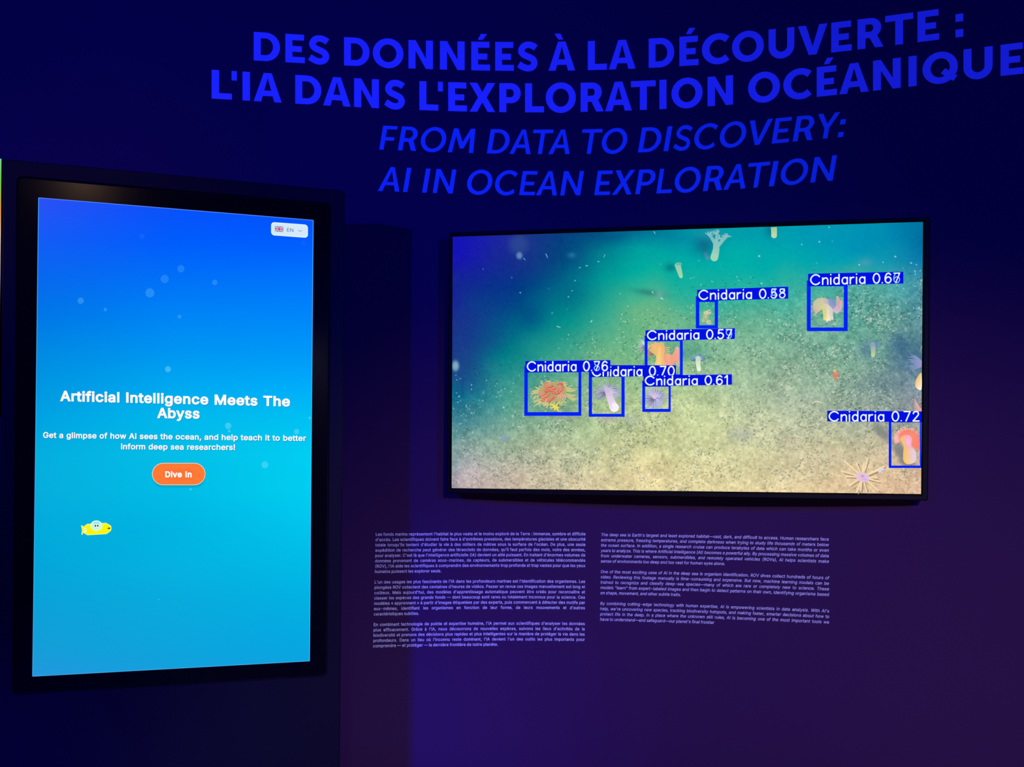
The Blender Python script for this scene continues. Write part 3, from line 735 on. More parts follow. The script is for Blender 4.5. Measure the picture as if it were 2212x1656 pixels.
def paint_seafloor(px, py, nx, ny):
    xs = [980, 1100, 1200, 1300, 1400, 1500, 1600, 1700, 1800, 1900, 1985]
    ys = [515, 560, 610, 700, 780, 870, 960, 1045]
    vals = [
        [(20, 20, 182), (30, 48, 140), (5, 64, 126), (0, 84, 130), (0, 114, 150), (0, 145, 165), (0, 158, 170), (0, 155, 178), (0, 150, 182), (0, 140, 178), (0, 110, 160)],
        [(22, 25, 166), (20, 50, 135), (2, 72, 125), (0, 124, 142), (0, 158, 160), (0, 170, 165), (0, 175, 168), (0, 168, 172), (0, 160, 178), (15, 150, 175), (10, 120, 170)],
        [(22, 34, 150), (0, 60, 130), (0, 104, 134), (0, 152, 148), (0, 172, 158), (20, 176, 158), (45, 178, 158), (55, 174, 158), (60, 170, 160), (70, 165, 162), (70, 142, 168)],
        [(26, 45, 140), (0, 94, 134), (0, 142, 138), (52, 166, 142), (102, 182, 134), (98, 176, 138), (108, 178, 146), (108, 176, 150), (106, 170, 150), (100, 160, 146), (92, 140, 152)],
        [(28, 62, 136), (0, 124, 134), (50, 158, 138), (104, 176, 132), (130, 186, 132), (134, 186, 142), (142, 186, 152), (144, 182, 152), (130, 168, 146), (112, 148, 146), (94, 128, 152)],
        [(12, 106, 140), (75, 160, 145), (125, 174, 140), (160, 190, 140), (184, 202, 148), (188, 204, 152), (180, 196, 158), (168, 186, 160), (156, 174, 154), (138, 156, 150), (138, 146, 156)],
        [(110, 154, 150), (150, 176, 150), (170, 184, 148), (190, 198, 148), (208, 210, 154), (214, 212, 158), (212, 210, 162), (208, 204, 164), (204, 198, 160), (198, 188, 156), (184, 172, 152)],
        [(182, 170, 182), (200, 184, 168), (208, 194, 158), (216, 202, 156), (224, 208, 156), (228, 212, 158), (230, 212, 162), (228, 208, 162), (226, 200, 158), (222, 190, 154), (214, 176, 148)]]
    rng = np.random.default_rng(5)
    Wg, Hg = nx + 1, ny + 1
    def noise(cx, cy):
        g = rng.standard_normal((cy + 3, cx + 3))
        yy = np.linspace(0, cy, Hg); xx = np.linspace(0, cx, Wg)
        j = np.minimum(yy.astype(int), cy); i = np.minimum(xx.astype(int), cx)
        s = (yy - j)[:, None]; t = (xx - i)[None]
        s = s * s * (3 - 2 * s); t = t * t * (3 - 2 * t)
        a = g[j][:, i]; b = g[j][:, i + 1]; c = g[j + 1][:, i]; d = g[j + 1][:, i + 1]
        return ((a * (1 - t) + b * t) * (1 - s) + (c * (1 - t) + d * t) * s).ravel()
    wx = px + 20 * noise(7, 4) + 7 * noise(22, 12)
    wy = py + 16 * noise(7, 4) + 7 * noise(22, 12)
    rgb = table(xs, ys, vals, wx, wy)
    s = np.clip(((px - 976) / 1016 * 0.75 + (py - 500) / 560 * 1.1 - 0.56) / 0.45, 0, 1)
    s *= np.clip((py - 560) / 80, 0, 1)
    n = 4 * noise(16, 9) + 5 * noise(50, 28) + 7 * noise(130, 74) + 9 * noise(300, 170)
    rgb += (n * s)[:, None] * np.array([1.1, 1.0, 0.85])
    rgb += (2.0 * noise(200, 112))[:, None] * (1 - s)[:, None] * 0.6
    # gravel, shell bits and worm tracks of the filmed sea floor
    acc = np.zeros((Hg, Wg)); wht = np.zeros((Hg, Wg))
    S = s.reshape(Hg, Wg)
    clump = noise(26, 15).reshape(Hg, Wg)
    sc = nx / 1016.0
    N = 15000
    for kind, count in ((0, N), (1, int(N * 0.75))):
        gx = rng.uniform(0, nx, count); gy = rng.uniform(0, ny, count)
        ok = rng.uniform(0, 1, count) < S[gy.astype(int), gx.astype(int)] * np.clip(0.35 + 0.75 * clump[gy.astype(int), gx.astype(int)], 0.06, 1)
        gx, gy = gx[ok], gy[ok]
        dep = 0.45 + 0.75 * gy / ny
        L = rng.exponential(3.1, len(gx)) * dep * sc + 0.8
        if kind:
            L *= 0.55
        th = rng.normal(-0.5, 0.85, len(gx))
        cv = rng.normal(0, 0.9, len(gx))
        am = rng.uniform(0.35, 1.0, len(gx))
        for t in np.linspace(-1, 1, 9):
            a = th + cv * t
            x = gx + np.cos(a) * L * t; y = gy + np.sin(a) * L * t
            i = np.floor(x).astype(int); j = np.floor(y).astype(int)
            fx, fy = x - i, y - j
            for di, dj, w in ((0, 0, (1 - fx) * (1 - fy)), (1, 0, fx * (1 - fy)), (0, 1, (1 - fx) * fy), (1, 1, fx * fy)):
                ii = np.clip(i + di, 0, nx); jj = np.clip(j + dj, 0, ny)
                np.add.at(wht if kind else acc, (jj, ii), am * w * 0.55)
            if not kind:
                # small lit rim above each dark bit
                ii = np.clip(i, 0, nx); jj = np.clip(j - 1, 0, ny)
                np.add.at(wht, (jj, ii), am * 0.10)
    acc = np.clip(acc, 0, 1).ravel()[:, None]; wht = np.clip(wht, 0, 1).ravel()[:, None]
    rgb = rgb * (1 - acc * np.array([0.54, 0.45, 0.42]))
    rgb = rgb + (np.array([236, 240, 214]) - rgb) * wht * 0.76
    def blob(x, y, rx, ry, col, a, ang=0.0, soft=1.0):
        nonlocal rgb
        dx, dy = px - x, py - y
        c, sn = math.cos(ang), math.sin(ang)
        d = ((dx * c + dy * sn) / rx) ** 2 + ((-dx * sn + dy * c) / ry) ** 2
        w = (a * np.exp(-d ** soft))[:, None]
        rgb = rgb + (np.array(col, float) - rgb) * w
    # cloudy shapes and the shadows the animals throw in the film
    blob(1120, 528, 22, 22, (58, 96, 150), .45, 0, 2)
    blob(1122, 552, 7, 8, (120, 170, 200), .7, 0, 2)
    blob(984, 790, 8, 12, (150, 195, 200), .8, 0, 2)
    blob(1235, 551, 9, 6, (50, 130, 180), .6)
    blob(1448, 578, 12, 9, (0, 90, 110), .5)
    blob(1402, 632, 34, 7, (20, 95, 105), .45, .15)
    blob(1425, 636, 10, 9, (140, 190, 185), .45)
    blob(1522, 530, 22, 20, (20, 80, 120), .55, .3)
    blob(1534, 505, 30, 12, (60, 150, 175), .35)
    blob(1665, 497, 12, 14, (10, 90, 110), .5)
    blob(1870, 566, 18, 10, (110, 160, 180), .45)
    blob(1500, 760, 40, 20, (30, 120, 120), .35)
    blob(1470, 765, 22, 14, (40, 130, 120), .35)
    blob(1872, 756, 18, 18, (60, 90, 150), .4)
    blob(1940, 742, 22, 22, (40, 80, 140), .38)
    blob(1958, 775, 30, 26, (50, 90, 135), .42)
    blob(1900, 830, 60, 22, (80, 110, 135), .25)
    blob(1975, 870, 26, 18, (130, 130, 150), .4)
    blob(1600, 940, 26, 14, (150, 160, 160), .45)
    blob(1700, 950, 22, 14, (185, 170, 150), .35)
    blob(1365, 905, 14, 12, (165, 180, 170), .5)
    blob(1090, 945, 8, 6, (130, 150, 215), .6)
    blob(1225, 900, 30, 7, (150, 160, 140), .6)
    blob(1312, 905, 26, 7, (185, 170, 165), .5)
    blob(1830, 985, 60, 18, (214, 196, 160), .5)
    blob(1905, 935, 26, 10, (128, 132, 130), .8, .75, 2)
    blob(1945, 975, 30, 12, (126, 126, 128), .85, 1.02, 2)
    blob(1960, 1000, 20, 7, (128, 124, 126), .8, .2, 2)
    for k in range(14):
        x, y = rng.uniform(1000, 1980), rng.uniform(520, 760)
        blob(x, y, rng.uniform(1.2, 2.2), rng.uniform(1.0, 1.8), (190, 228, 225), rng.uniform(.25, .6))
    for x, y, r in ((1124, 632, 1.7), (1044, 581, 1.0), (1228, 641, 1.6), (1236, 628, 1.4), (1242, 606, 1.6), (1732, 528, 1.6), (1770, 522, 2.0), (1791, 491, 1.6), (1640, 553, 2.4), (1934, 554, 2.2), (1968, 568, 2.2), (1645, 612, 2.2), (1088, 880, 2.4), (1286, 978, 3.4), (1241, 982, 2.8), (1856, 572, 2)):
        blob(x, y, r * .85, r * .7, (222, 244, 238), .9)
    return rgb

def anemone(D, cx, cy, n, r0, r1, a0, a1, w, c0, c1, droop=0.0, seed=0, squash=1.0):
    rr = random.Random(seed)
    for i in range(n):
        a = math.radians(a0 + (a1 - a0) * (i + rr.uniform(-.3, .3)) / max(1, n - 1))
        L = rr.uniform(0.75, 1.05) * r1
        x0, y0 = cx + math.cos(a) * r0, cy + math.sin(a) * r0 * squash
        x1, y1 = cx + math.cos(a) * L, cy + math.sin(a) * L * squash + droop * abs(math.cos(a)) * L
        xm, ym = (x0 + x1) / 2, (y0 + y1) / 2 - droop * L * 0.25
        dk = tuple(v * 0.62 for v in c1)
        D.stroke([(x0 + 1, y0 + 1.2), (xm + 1, ym + 1.2), (x1 + .6, y1 + .8)], w, w * 0.35, dk, dk)
        D.stroke([(x0, y0), (xm, ym), (x1, y1)], w, w * 0.35, c0, c1)

HERSHEY = {
    'C': ([[(1, .8), (.86, .93), (.6, 1), (.36, .94), (.14, .75), (.05, .5), (.14, .25), (.36, .06), (.6, 0), (.86, .07), (1, .2)]], 1.05),
    'n': ([[(0, 0), (0, .66)], [(0, .44), (.16, .6), (.34, .66), (.48, .6), (.55, .44), (.55, 0)]], .58),
    'i': ([[(0, 0), (0, .66)], [(0, .97), (0, .99)]], .02),
    'd': ([[(.58, 0), (.58, 1)], [(.58, .48), (.44, .62), (.28, .66), (.1, .56), (.02, .33), (.1, .09), (.28, 0), (.44, .04), (.58, .18)]], .6),
    'a': ([[(.58, 0), (.58, .66)], [(.58, .48), (.44, .62), (.28, .66), (.1, .56), (.02, .33), (.1, .09), (.28, 0), (.44, .04), (.58, .18)]], .6),
    'r': ([[(0, 0), (0, .66)], [(0, .40), (.1, .57), (.24, .65), (.38, .66)]], .38),
    '0': ([[(.33, 1), (.12, .9), (.0, .62), (.0, .38), (.12, .1), (.33, 0), (.54, .1), (.66, .38), (.66, .62), (.54, .9), (.33, 1)]], .66),
    '.': ([[(0, .02), (0, .03)]], .02),
    '1': ([[(0, .8), (.14, .88), (.26, 1), (.26, 0)]], .3),
    '2': ([[(.03, .78), (.1, .93), (.32, 1), (.52, .93), (.58, .74), (.5, .56), (0, 0)], [(0, 0), (.64, 0)]], .66),
    '3': ([[(.08, 1), (.58, 1)], [(.58, 1), (.3, .62)], [(.3, .62), (.5, .56), (.62, .32), (.5, .08), (.3, 0), (.1, .04), (0, .2)]], .64),
    '4': ([[(.46, 0), (.46, 1)], [(.46, 1), (0, .32)], [(0, .32), (.66, .32)]], .66),
    '5': ([[(.56, 1), (.1, 1)], [(.1, 1), (.05, .56)], [(.05, .56), (.25, .65), (.48, .58), (.62, .34), (.5, .08), (.28, 0), (.1, .04), (0, .18)]], .64),
    '6': ([[(.58, .86), (.44, .98), (.3, 1), (.1, .85), (.0, .5), (.05, .15), (.3, 0), (.54, .1), (.63, .32), (.54, .53), (.32, .62), (.12, .52), (.01, .32)]], .64),
    '7': ([[(.0, 1), (.64, 1)], [(.64, 1), (.2, 0)]], .66),
    '8': ([[(.32, 1), (.1, .92), (.06, .76), (.16, .62), (.48, .5), (.62, .28), (.5, .06), (.32, 0), (.12, .06), (.0, .28), (.14, .48), (.46, .62), (.56, .76), (.52, .92), (.32, 1)]], .64),
    '9': ([[(.62, .68), (.54, .46), (.32, .36), (.1, .46), (.01, .68), (.1, .9), (.32, 1), (.54, .9), (.63, .55), (.54, .15), (.32, 0), (.08, .1)]], .64),
}
def caption(D, s, xl, yl, xr, yr, capl, capr, col=(238, 250, 255), w=3.0, ghost=None, only=None):
    gap, sp = .30, .62
    x, pos = 0, []
    for ch in s:
        if ch == ' ':
            x += sp
            continue
        pos.append((ch, x)); x += HERSHEY[ch][1] + gap
    tot = x - gap
    def put(ch, x0, col, w):
        for st in HERSHEY[ch][0]:
            q = []
            for gx, gy in st:
                t = (x0 + gx) / tot
                q.append((xl + (xr - xl) * t, yl + (yr - yl) * t - gy * (capl + (capr - capl) * t)))
            D.stroke(q, w, w, col, None, len(q) > 3, True)
    for k, (ch, x0) in enumerate(pos):
        if only and not only[0] <= k < only[1]:
            continue
        if ghost and k in ghost:
            put(ghost[k], x0, (150, 205, 252), 1.9)
        put(ch, x0, col, w if not (ghost and k in ghost) else w * 0.8)

def build_tv():
    P = TVP
    hit = P.hit
    bl = hit(976, 1060)
    org = P.at(sum(hit(1485, 1060)[:1]), hit(1485, 1076)[1], 0)
    tv = empty('wall_display', org, label='large black landscape television showing a sea floor film with blue boxes', category='television')
    x0, z0 = hit(965.5, 1068)[0], hit(1485, 1073.5)[1]
    x1, z1 = hit(2006, 900)[0], hit(1485, 485.5)[1]
    cs = [hit(*p) for p in TVC]
    sx0, sx1 = (cs[0][0] + cs[3][0]) / 2, (cs[1][0] + cs[2][0]) / 2
    sz1, sz0 = (cs[0][1] + cs[1][1]) / 2, (cs[2][1] + cs[3][1]) / 2
    n = 2
    out = rrect(x0, z0, x1, z1, 0.006, n)
    V, Fc = slab(P, out, -0.045, 0.004, 0.003, rrect(sx0 - .002, sz0 - .002, sx1 + .002, sz1 + .002, 0.0015, n))
    link('frame', mesh_from('frame', V, Fc, org), M_plastic, tv)
    V, Fc = slab(P, rrect(x0 + .03, z0 + .03, x1 - .03, z1 - .03, 0.02, n), -0.062, -0.0452, 0.002)
    link('back_cover', mesh_from('back_cover', V, Fc, org), M_plastic, tv)
    V, Fc = slab(P, rrect((x0 + x1) / 2 - .3, (z0 + z1) / 2 - .2, (x0 + x1) / 2 + .3, (z0 + z1) / 2 + .2, 0.01, n), -0.128, -0.0622, 0.002)
    link('mounting_bracket', mesh_from('mounting_bracket', V, Fc, org), M_plastic, tv)
    nx, ny = 900, 508
    X, faces, pic = quad_grid(P, TVC, nx, ny, 0.0008)
    rgb = paint_seafloor(pic[:, 0], pic[:, 1], nx, ny)
    scr = link('screen', grid_mesh('screen', X, faces, rgb, org), M_screen, tv, label='lit screen with a greenish filmed sea floor')
    B = 0.0010
    def part(name, fn, base, **k):
        D = Draw(P, base)
        fn(D)
        D.build(name, scr, org, **k)
    # --- animals in the film
    def basket(D):
        rr = random.Random(3)
        for i in range(58):
            a = rr.uniform(0, 2 * math.pi)
            L = rr.uniform(.75, 1.05)
            x0, y0 = 1194 + 26 * math.cos(a), 848 + 17 * math.sin(a)
            x1, y1 = 1194 + 50 * L * math.cos(a), 850 + 31 * L * math.sin(a) + 3
            if y1 < 812: y1 = 812
            c = (190, 190, 110) if rr.random() < .6 else (205, 180, 130)
            D.stroke([(x0, y0), ((x0 + x1) / 2 + rr.uniform(-5, 5), (y0 + y1) / 2 + rr.uniform(-4, 4)), (x1, y1)], 2.6, 1.4, c, (210, 205, 140))
            D.stroke([((x0 + x1) / 2, (y0 + y1) / 2), (x1 + rr.uniform(-8, 8), y1 + rr.uniform(-7, 5))], 2, 1.2, c, (215, 210, 150))
        D.disc(1194, 846, 30, 22, (180, 150, 105), 24, 0, (186, 170, 120))
        for (x, y, rx, ry, a0, a1) in ((1186, 830, 9, 6, 20, 250), (1190, 833, 12, 8, 30, 190), (1172, 846, 7, 7, -40, 170), (1176, 850, 10, 8, 0, 170), (1184, 856, 14, 7, 10, 175), (1180, 862, 12, 4, 10, 170), (1208, 836, 8, 8, -60, 120), (1202, 845, 9, 5, 0, 170), (1213, 842, 6, 8, 60, 230), (1190, 849, 13, 5, 200, 340), (1212, 832, 7, 5, 180, 330)):
            c = rr.choice([(236, 108, 92), (230, 120, 108), (240, 130, 104)])
            D.stroke(arc(x, y, rx, ry, a0, a1, 8), 4.2, 3.4, (196, 80, 66), None, False)
            D.stroke(arc(x, y - .7, rx, ry, a0, a1, 8), 2.4, 1.8, c, (250, 165, 140), False)
        for (x, y, h) in ((1206, 862, 9), (1211, 858, 9), (1217, 862, 9)):
            D.stroke([(x, y), (x + 1, y - h), (x + 4, y - h + 2), (x + 5, y)], 2.6, 2.2, (226, 170, 140))
        D.stroke([(1178, 868), (1181, 862)], 4.5, 3, (232, 168, 140))
        for a, L in ((100, 12), (60, 16), (20, 9), (160, 11), (215, 15), (300, 14)):
            D.stroke([(1200, 878), (1200 + L * math.cos(math.radians(a)), 878 + L * .8 * math.sin(math.radians(a)))], 5, 1.6, (240, 214, 84), (246, 226, 110))
    part('brittle_star_cluster', basket, B, label='red coiled arms over yellow branching coral')
    def white_anem(D):
        anemone(D, 1313, 845, 28, 3, 35, 120, 420, 2.2, (190, 180, 215), (176, 190, 220), 0.18, 4, .72)
        anemone(D, 1313, 846, 26, 2, 30, 150, 390, 1.8, (215, 200, 228), (190, 200, 225), 0.35, 14, .6)
        D.stroke([(1312, 842), (1317, 856), (1323, 872), (1327, 880)], 12, 19, (206, 186, 220), (250, 236, 245), True, True)
        D.disc(1327.5, 880, 9.6, 10, (252, 240, 248), 20)
        D.stroke([(1315, 856), (1319, 872), (1322, 882)], 3, 4, (226, 206, 230), (238, 224, 242), True, True)
    part('white_anemone', white_anem, B, label='white stalked anemone with drooping arms')
    def blue_anem(D):
        D.disc(1415, 866, 18, 14, (178, 186, 232), 24, 0, (172, 190, 214))
        anemone(D, 1413, 858, 34, 3, 28, 0, 360, 2.5, (206, 190, 235), (186, 194, 236), 0.05, 8, .86)
        D.disc(1413, 857, 4.5, 3.5, (248, 190, 205), 16, 0, (222, 196, 228))
    part('blue_anemone', blue_anem, B, label='pale blue anemone with a pink centre')
    def orange_anem(D):
        anemone(D, 1412, 760, 12, 3, 15, 120, 265, 2.0, (220, 165, 120), (222, 180, 160), 0.1, 21)
        D.poly([(1432, 790), (1434, 768), (1444, 764), (1452, 766), (1462, 748), (1466, 755), (1466, 772), (1458, 782), (1452, 790)], [(244, 164, 132), (246, 168, 136), (244, 166, 134), (242, 160, 134), (240, 178, 156), (246, 168, 142), (246, 166, 140), (246, 162, 136), (246, 160, 130)])
        for i in range(16):
            t = i / 15
            a = math.radians(-80 + 150 * t)
            x, y = 1456 + 8 * math.cos(a), 768 + 16 * math.sin(a)
            D.stroke([(x, y), (x + 10 * math.cos(a * .6), y + 6 * math.sin(a) + 3)], 1.9, 1.0, (240, 165, 145), (246, 190, 170))
        for i in range(9):
            y = 748 + i * 4.6
            D.stroke([(1431 + i * .4, y), (1439 + i * .5, y + 3), (1446 + i * .4, y + 1.5)], 2.2, 1.1, (238, 150, 108), (250, 200, 166))
        D.poly([(1402, 752), (1406, 744), (1416, 741), (1428, 741), (1436, 748), (1435, 760), (1434, 775), (1438, 790), (1415, 790), (1418, 776), (1416, 766), (1408, 762)],
               [(226, 184, 124), (240, 196, 120), (246, 192, 108), (244, 178, 100), (242, 172, 110), (246, 182, 126), (246, 180, 128), (246, 184, 126), (238, 206, 134), (246, 212, 136), (240, 196, 120), (222, 180, 124)])
        D.stroke([(1425, 748), (1424, 768), (1424, 790)], 5, 9, (246, 196, 118), (252, 214, 130))
    def orange_fringe(D):
        anemone(D, 1408, 757, 16, 8, 17, 110, 250, 1.7, (240, 196, 150), (232, 196, 176), 0.1, 50)
        for i in range(12):
            x = 1407 + i * 2.4
            D.stroke([(x, 746 - (1 if i % 2 else 0)), (x + rr_(i), 739.5)], 1.8, 1.0, (236, 178, 120), (226, 190, 160))
    rr_ = lambda i: ((i * 7) % 5 - 2) * .8
    part('tentacle_fringe', orange_fringe, B + 0.0006)
    part('orange_anemone', orange_anem, B, label='orange anemone with a fringed pink side')
    def small_coral(D):
        for x, y, rx, ry in ((1527, 676, 9, 6), (1524, 684, 7, 7), (1529, 694, 6, 5), (1519, 692, 5, 5)):
            D.disc(x, y, rx, ry, (196, 200, 150), 16, 0, (150, 180, 145))
        for x, y, r in ((1532, 673, 4.2), (1525, 676, 3.4), (1532, 696, 4)):
            D.stroke(arc(x, y, r, r * .8, 0, 330, 10), 1.6, 1.2, (226, 226, 190), None, False)
    part('small_coral', small_coral, B, label='small curled cream coral')
    def yellow_anem(D):
        anemone(D, 1773, 664, 26, 9, 25, 128, 350, 1.4, (214, 206, 190), (198, 206, 196), 0.0, 31)
        D.poly([(1759, 672), (1756, 662), (1758, 652), (1766, 645), (1778, 643), (1790, 647), (1797, 656), (1794, 668), (1784, 670), (1776, 668), (1768, 674), (1763, 678)],
               [(216, 176, 166), (206, 184, 166), (196, 196, 160), (190, 200, 166), (204, 196, 176), (176, 172, 196), (168, 164, 206), (190, 180, 196), (214, 214, 180), (212, 208, 160), (208, 190, 160), (218, 176, 166)])
        D.poly([(1789, 649), (1797, 645), (1803, 654), (1803, 664), (1798, 668), (1792, 662)], [(150, 156, 206), (128, 142, 204), (132, 140, 204), (150, 156, 204), (172, 172, 204), (160, 160, 204)])
        D.poly([(1798, 671), (1803, 664), (1807, 657), (1806, 641), (1811, 640), (1816, 650), (1819, 648), (1819, 662), (1815, 671), (1808, 677)],
               [(204, 184, 206), (206, 176, 196), (214, 168, 180), (196, 180, 172), (206, 176, 168), (220, 158, 160), (214, 170, 168), (214, 168, 180), (210, 180, 196), (212, 196, 206)])
        for i in range(8):
            D.stroke([(1815, 646 + i * 3.6), (1822, 643 + i * 4.4)], 1.4, .8, (230, 196, 190), (206, 212, 204))
        D.poly([(1775, 660), (1784, 656), (1794, 662), (1799, 670), (1799, 680), (1800, 691), (1790, 694), (1779, 692), (1778, 680), (1776, 670)],
               [(208, 208, 150), (216, 212, 180), (214, 206, 208), (212, 206, 216), (216, 214, 210), (222, 216, 206), (246, 232, 200), (226, 212, 110), (222, 212, 104), (216, 210, 120)])
        D.stroke([(1788, 664), (1789, 680), (1789, 692)], 5, 9, (224, 216, 190), (246, 234, 204), True, True)
        rr = random.Random(2)
        for k in range(22):
            D.disc(1772 + rr.uniform(0, 34), 694 + rr.uniform(-2, 8), rr.uniform(1.5, 3.6), rr.uniform(1.2, 2.6), rr.choice([(140, 178, 150), (96, 150, 140), (170, 200, 172), (120, 160, 170)]), 8)
    part('yellow_anemone', yellow_anem, B, label='yellow stalked anemone with a pink fold')
    def pink_anem(D):
        rr = random.Random(6)
        for i in range(22):
            a = math.radians(150 + 190 * i / 21)
            D.stroke([(1958 + 15 * math.cos(a), 945 + 13 * math.sin(a)), (1958 + rr.uniform(24, 30) * math.cos(a), 945 + rr.uniform(21, 27) * math.sin(a) + 1)], 4, 1.6, (244, 150, 140), (246, 190, 180))
        for i in range(6):
            D.stroke([(1944, 945 + i), (1931, 938 + i * 3.6)], 3, 1.6, (246, 170, 165), (248, 200, 190))
        D.poly([(1941, 944), (1948, 932), (1962, 928), (1976, 932), (1985, 944), (1986, 960), (1985, 972), (1976, 968), (1968, 962), (1958, 950), (1946, 952)], [(246, 140, 116), (248, 134, 112), (248, 130, 108), (250, 136, 112), (250, 132, 110), (252, 130, 106), (250, 138, 116), (250, 134, 110), (252, 140, 116), (250, 150, 126), (250, 160, 120)])
        D.poly([(1944, 946), (1952, 940), (1964, 940), (1970, 948), (1968, 962), (1974, 970), (1979, 978), (1978, 994), (1970, 1001), (1958, 1002), (1951, 994), (1951, 976), (1952, 964), (1948, 954)],
               [(250, 190, 110), (250, 170, 150), (248, 180, 220), (246, 170, 220), (246, 170, 200), (240, 200, 220), (226, 206, 236), (226, 210, 240), (248, 214, 200), (250, 200, 90), (250, 196, 64), (250, 196, 70), (250, 196, 90), (250, 196, 100)])
        D.disc(1962, 956, 6, 13, (250, 190, 236), 16, -.2, (250, 178, 190))
    part('pink_anemone', pink_anem, B, label='large orange and pink stalked anemone at the right edge')
    def urchin(D):
        c = (1863, 1030)
        spines = [(-40, -36), (-46, -13), (-14, -32), (2, -30), (11, -42), (44, -19), (47, -24), (32, 1), (36, 10), (35, 30), (9, 32), (-5, 30), (-13, 33), (-30, 18), (-38, -2), (24, 6)]
        for i, (dx, dy) in enumerate(spines):
            D.stroke([(c[0] + 2, c[1] + 3), (c[0] + dx + 4, c[1] + dy + 4)], 2.6, 2, (176, 146, 112))
        for i, (dx, dy) in enumerate(spines):
            D.stroke([c, (c[0] + dx, c[1] + dy)], 3.4, 2.6, (240, 214, 170) if i % 3 else (250, 226, 140), (246, 226, 190))
        D.stroke([(1897, 1019), (1910, 1012)], 6, 5, (216, 212, 232))
        D.disc(c[0], c[1], 14.5, 10.5, (232, 190, 198), 24, .25, (228, 198, 226))
        D.disc(c[0] + 5, c[1] + 5, 9, 5, (204, 176, 236), 18, .25, (226, 196, 226))
        D.disc(c[0], c[1] - 2, 4, 3, (222, 160, 176), 14)
    part('sea_urchin', urchin, B, label='pale long-spined sea urchin at the lower right')
    def spiky(D):
        anemone(D, 1398, 748, 16, 1, 23, 140, 235, 2.0, (210, 235, 225), (190, 220, 205), 0, 40)
    part('white_feather_star', spiky, B)
    def stalk1(D):
        anemone(D, 1507, 776, 18, 2, 17, 170, 370, 2.0, (150, 185, 225), (120, 165, 215), 0, 41, .8)
        D.stroke([(1508, 774), (1508, 786), (1510, 798)], 11, 8.5, (200, 222, 186), (236, 244, 226), True, True)
    part('small_stalked_anemone', stalk1, B)
    def stalk2(D):
        D.stroke([(1885, 743), (1886, 755), (1886, 767)], 10, 9, (140, 165, 185), (190, 210, 150), True, True)
        D.stroke([(1893, 748), (1895, 738)], 5, 3, (110, 130, 215))
        D.stroke([(1879, 746), (1876, 738)], 3, 2, (120, 150, 190))
    part('small_stalked_anemone', stalk2, B)
    def coral_top(D):
        D.stroke([(1543, 556), (1547, 538), (1546, 522)], 17, 11, (160, 212, 186), (130, 196, 190), True, True)
        D.stroke([(1548, 534), (1560, 520), (1570, 510)], 9, 6, (140, 200, 186), (120, 186, 190), True, True)
        D.stroke([(1546, 528), (1536, 512), (1530, 506)], 8, 5, (140, 196, 190), (110, 176, 184), True, True)
        D.stroke([(1547, 524), (1549, 504)], 9, 5, (140, 196, 190), (120, 182, 188), True, True)
        rr = random.Random(12)
        for cx, cy in ((1549, 505), (1569, 511), (1532, 508), (1556, 516)):
            for i in range(9):
                a = rr.uniform(math.pi, 2 * math.pi)
                r = rr.uniform(6, 11)
                D.stroke([(cx, cy), (cx + r * .6 * math.cos(a), cy + r * .5 * math.sin(a)), (cx + r * math.cos(a), cy + r * math.sin(a))], 3.4, 1.6, (136, 194, 190), (120, 184, 196), True, True)
        D.stroke([(1530, 560), (1522, 545)], 8, 5, (80, 150, 170), (60, 120, 150))
    part('pale_green_coral', coral_top, B)
    def coral_edge(D):
        D.stroke([(1671.5, 490.6), (1672, 500), (1672, 510)], 13, 12, (150, 200, 160), (190, 220, 170))
        D.disc(1672, 509, 6.2, 5.5, (186, 218, 168), 14)
    part('green_sponge', coral_edge, B)
    def sponge2(D):
        D.stroke([(1464, 573), (1468, 586), (1471, 597)], 13, 8, (146, 206, 176), (166, 214, 164), True, True)
        D.disc(1466, 570, 7, 3.4, (110, 186, 172), 14)
    part('green_sponge', sponge2, B)
    def red_bit(D):
        D.stroke([(1804, 800), (1805, 822)], 9, 6, (206, 160, 120), (196, 140, 112))
        D.stroke([(1798, 808), (1806, 812), (1814, 806)], 5, 4, (214, 130, 108))
        D.disc(1803, 800, 4, 3, (206, 196, 130), 10)
    part('red_sea_star', red_bit, B)
    def edge_anem(D):
        rr = random.Random(9)
        for i in range(14):
            y = 772 + i * 2.2
            D.stroke([(1990.6, 780 + i * .9), (1976, y - 4), (1963 + rr.uniform(-3, 5), y - 6 + rr.uniform(-4, 4))], 2.2, 1.0, (150, 150, 200), (120, 150, 190))
    part('edge_anemone', edge_anem, B)
    def edge_stalk(D):
        rr = random.Random(9)
        D.poly([(1990.6, 806), (1984, 810), (1978, 822), (1977, 834), (1982, 840), (1990.6, 841)], [(236, 210, 150), (220, 190, 120), (240, 196, 110), (246, 206, 130), (252, 240, 220), (255, 244, 236)])
    part('edge_anemone', edge_stalk, B)
    def edge_arms(D):
        for i in range(7):
            D.stroke([(1990.2, 886 + i), (1975, 862 + i * 4.2)], 2.4, 1.4, (232, 160, 150), (226, 180, 170))
    part('edge_anemone', edge_arms, B)
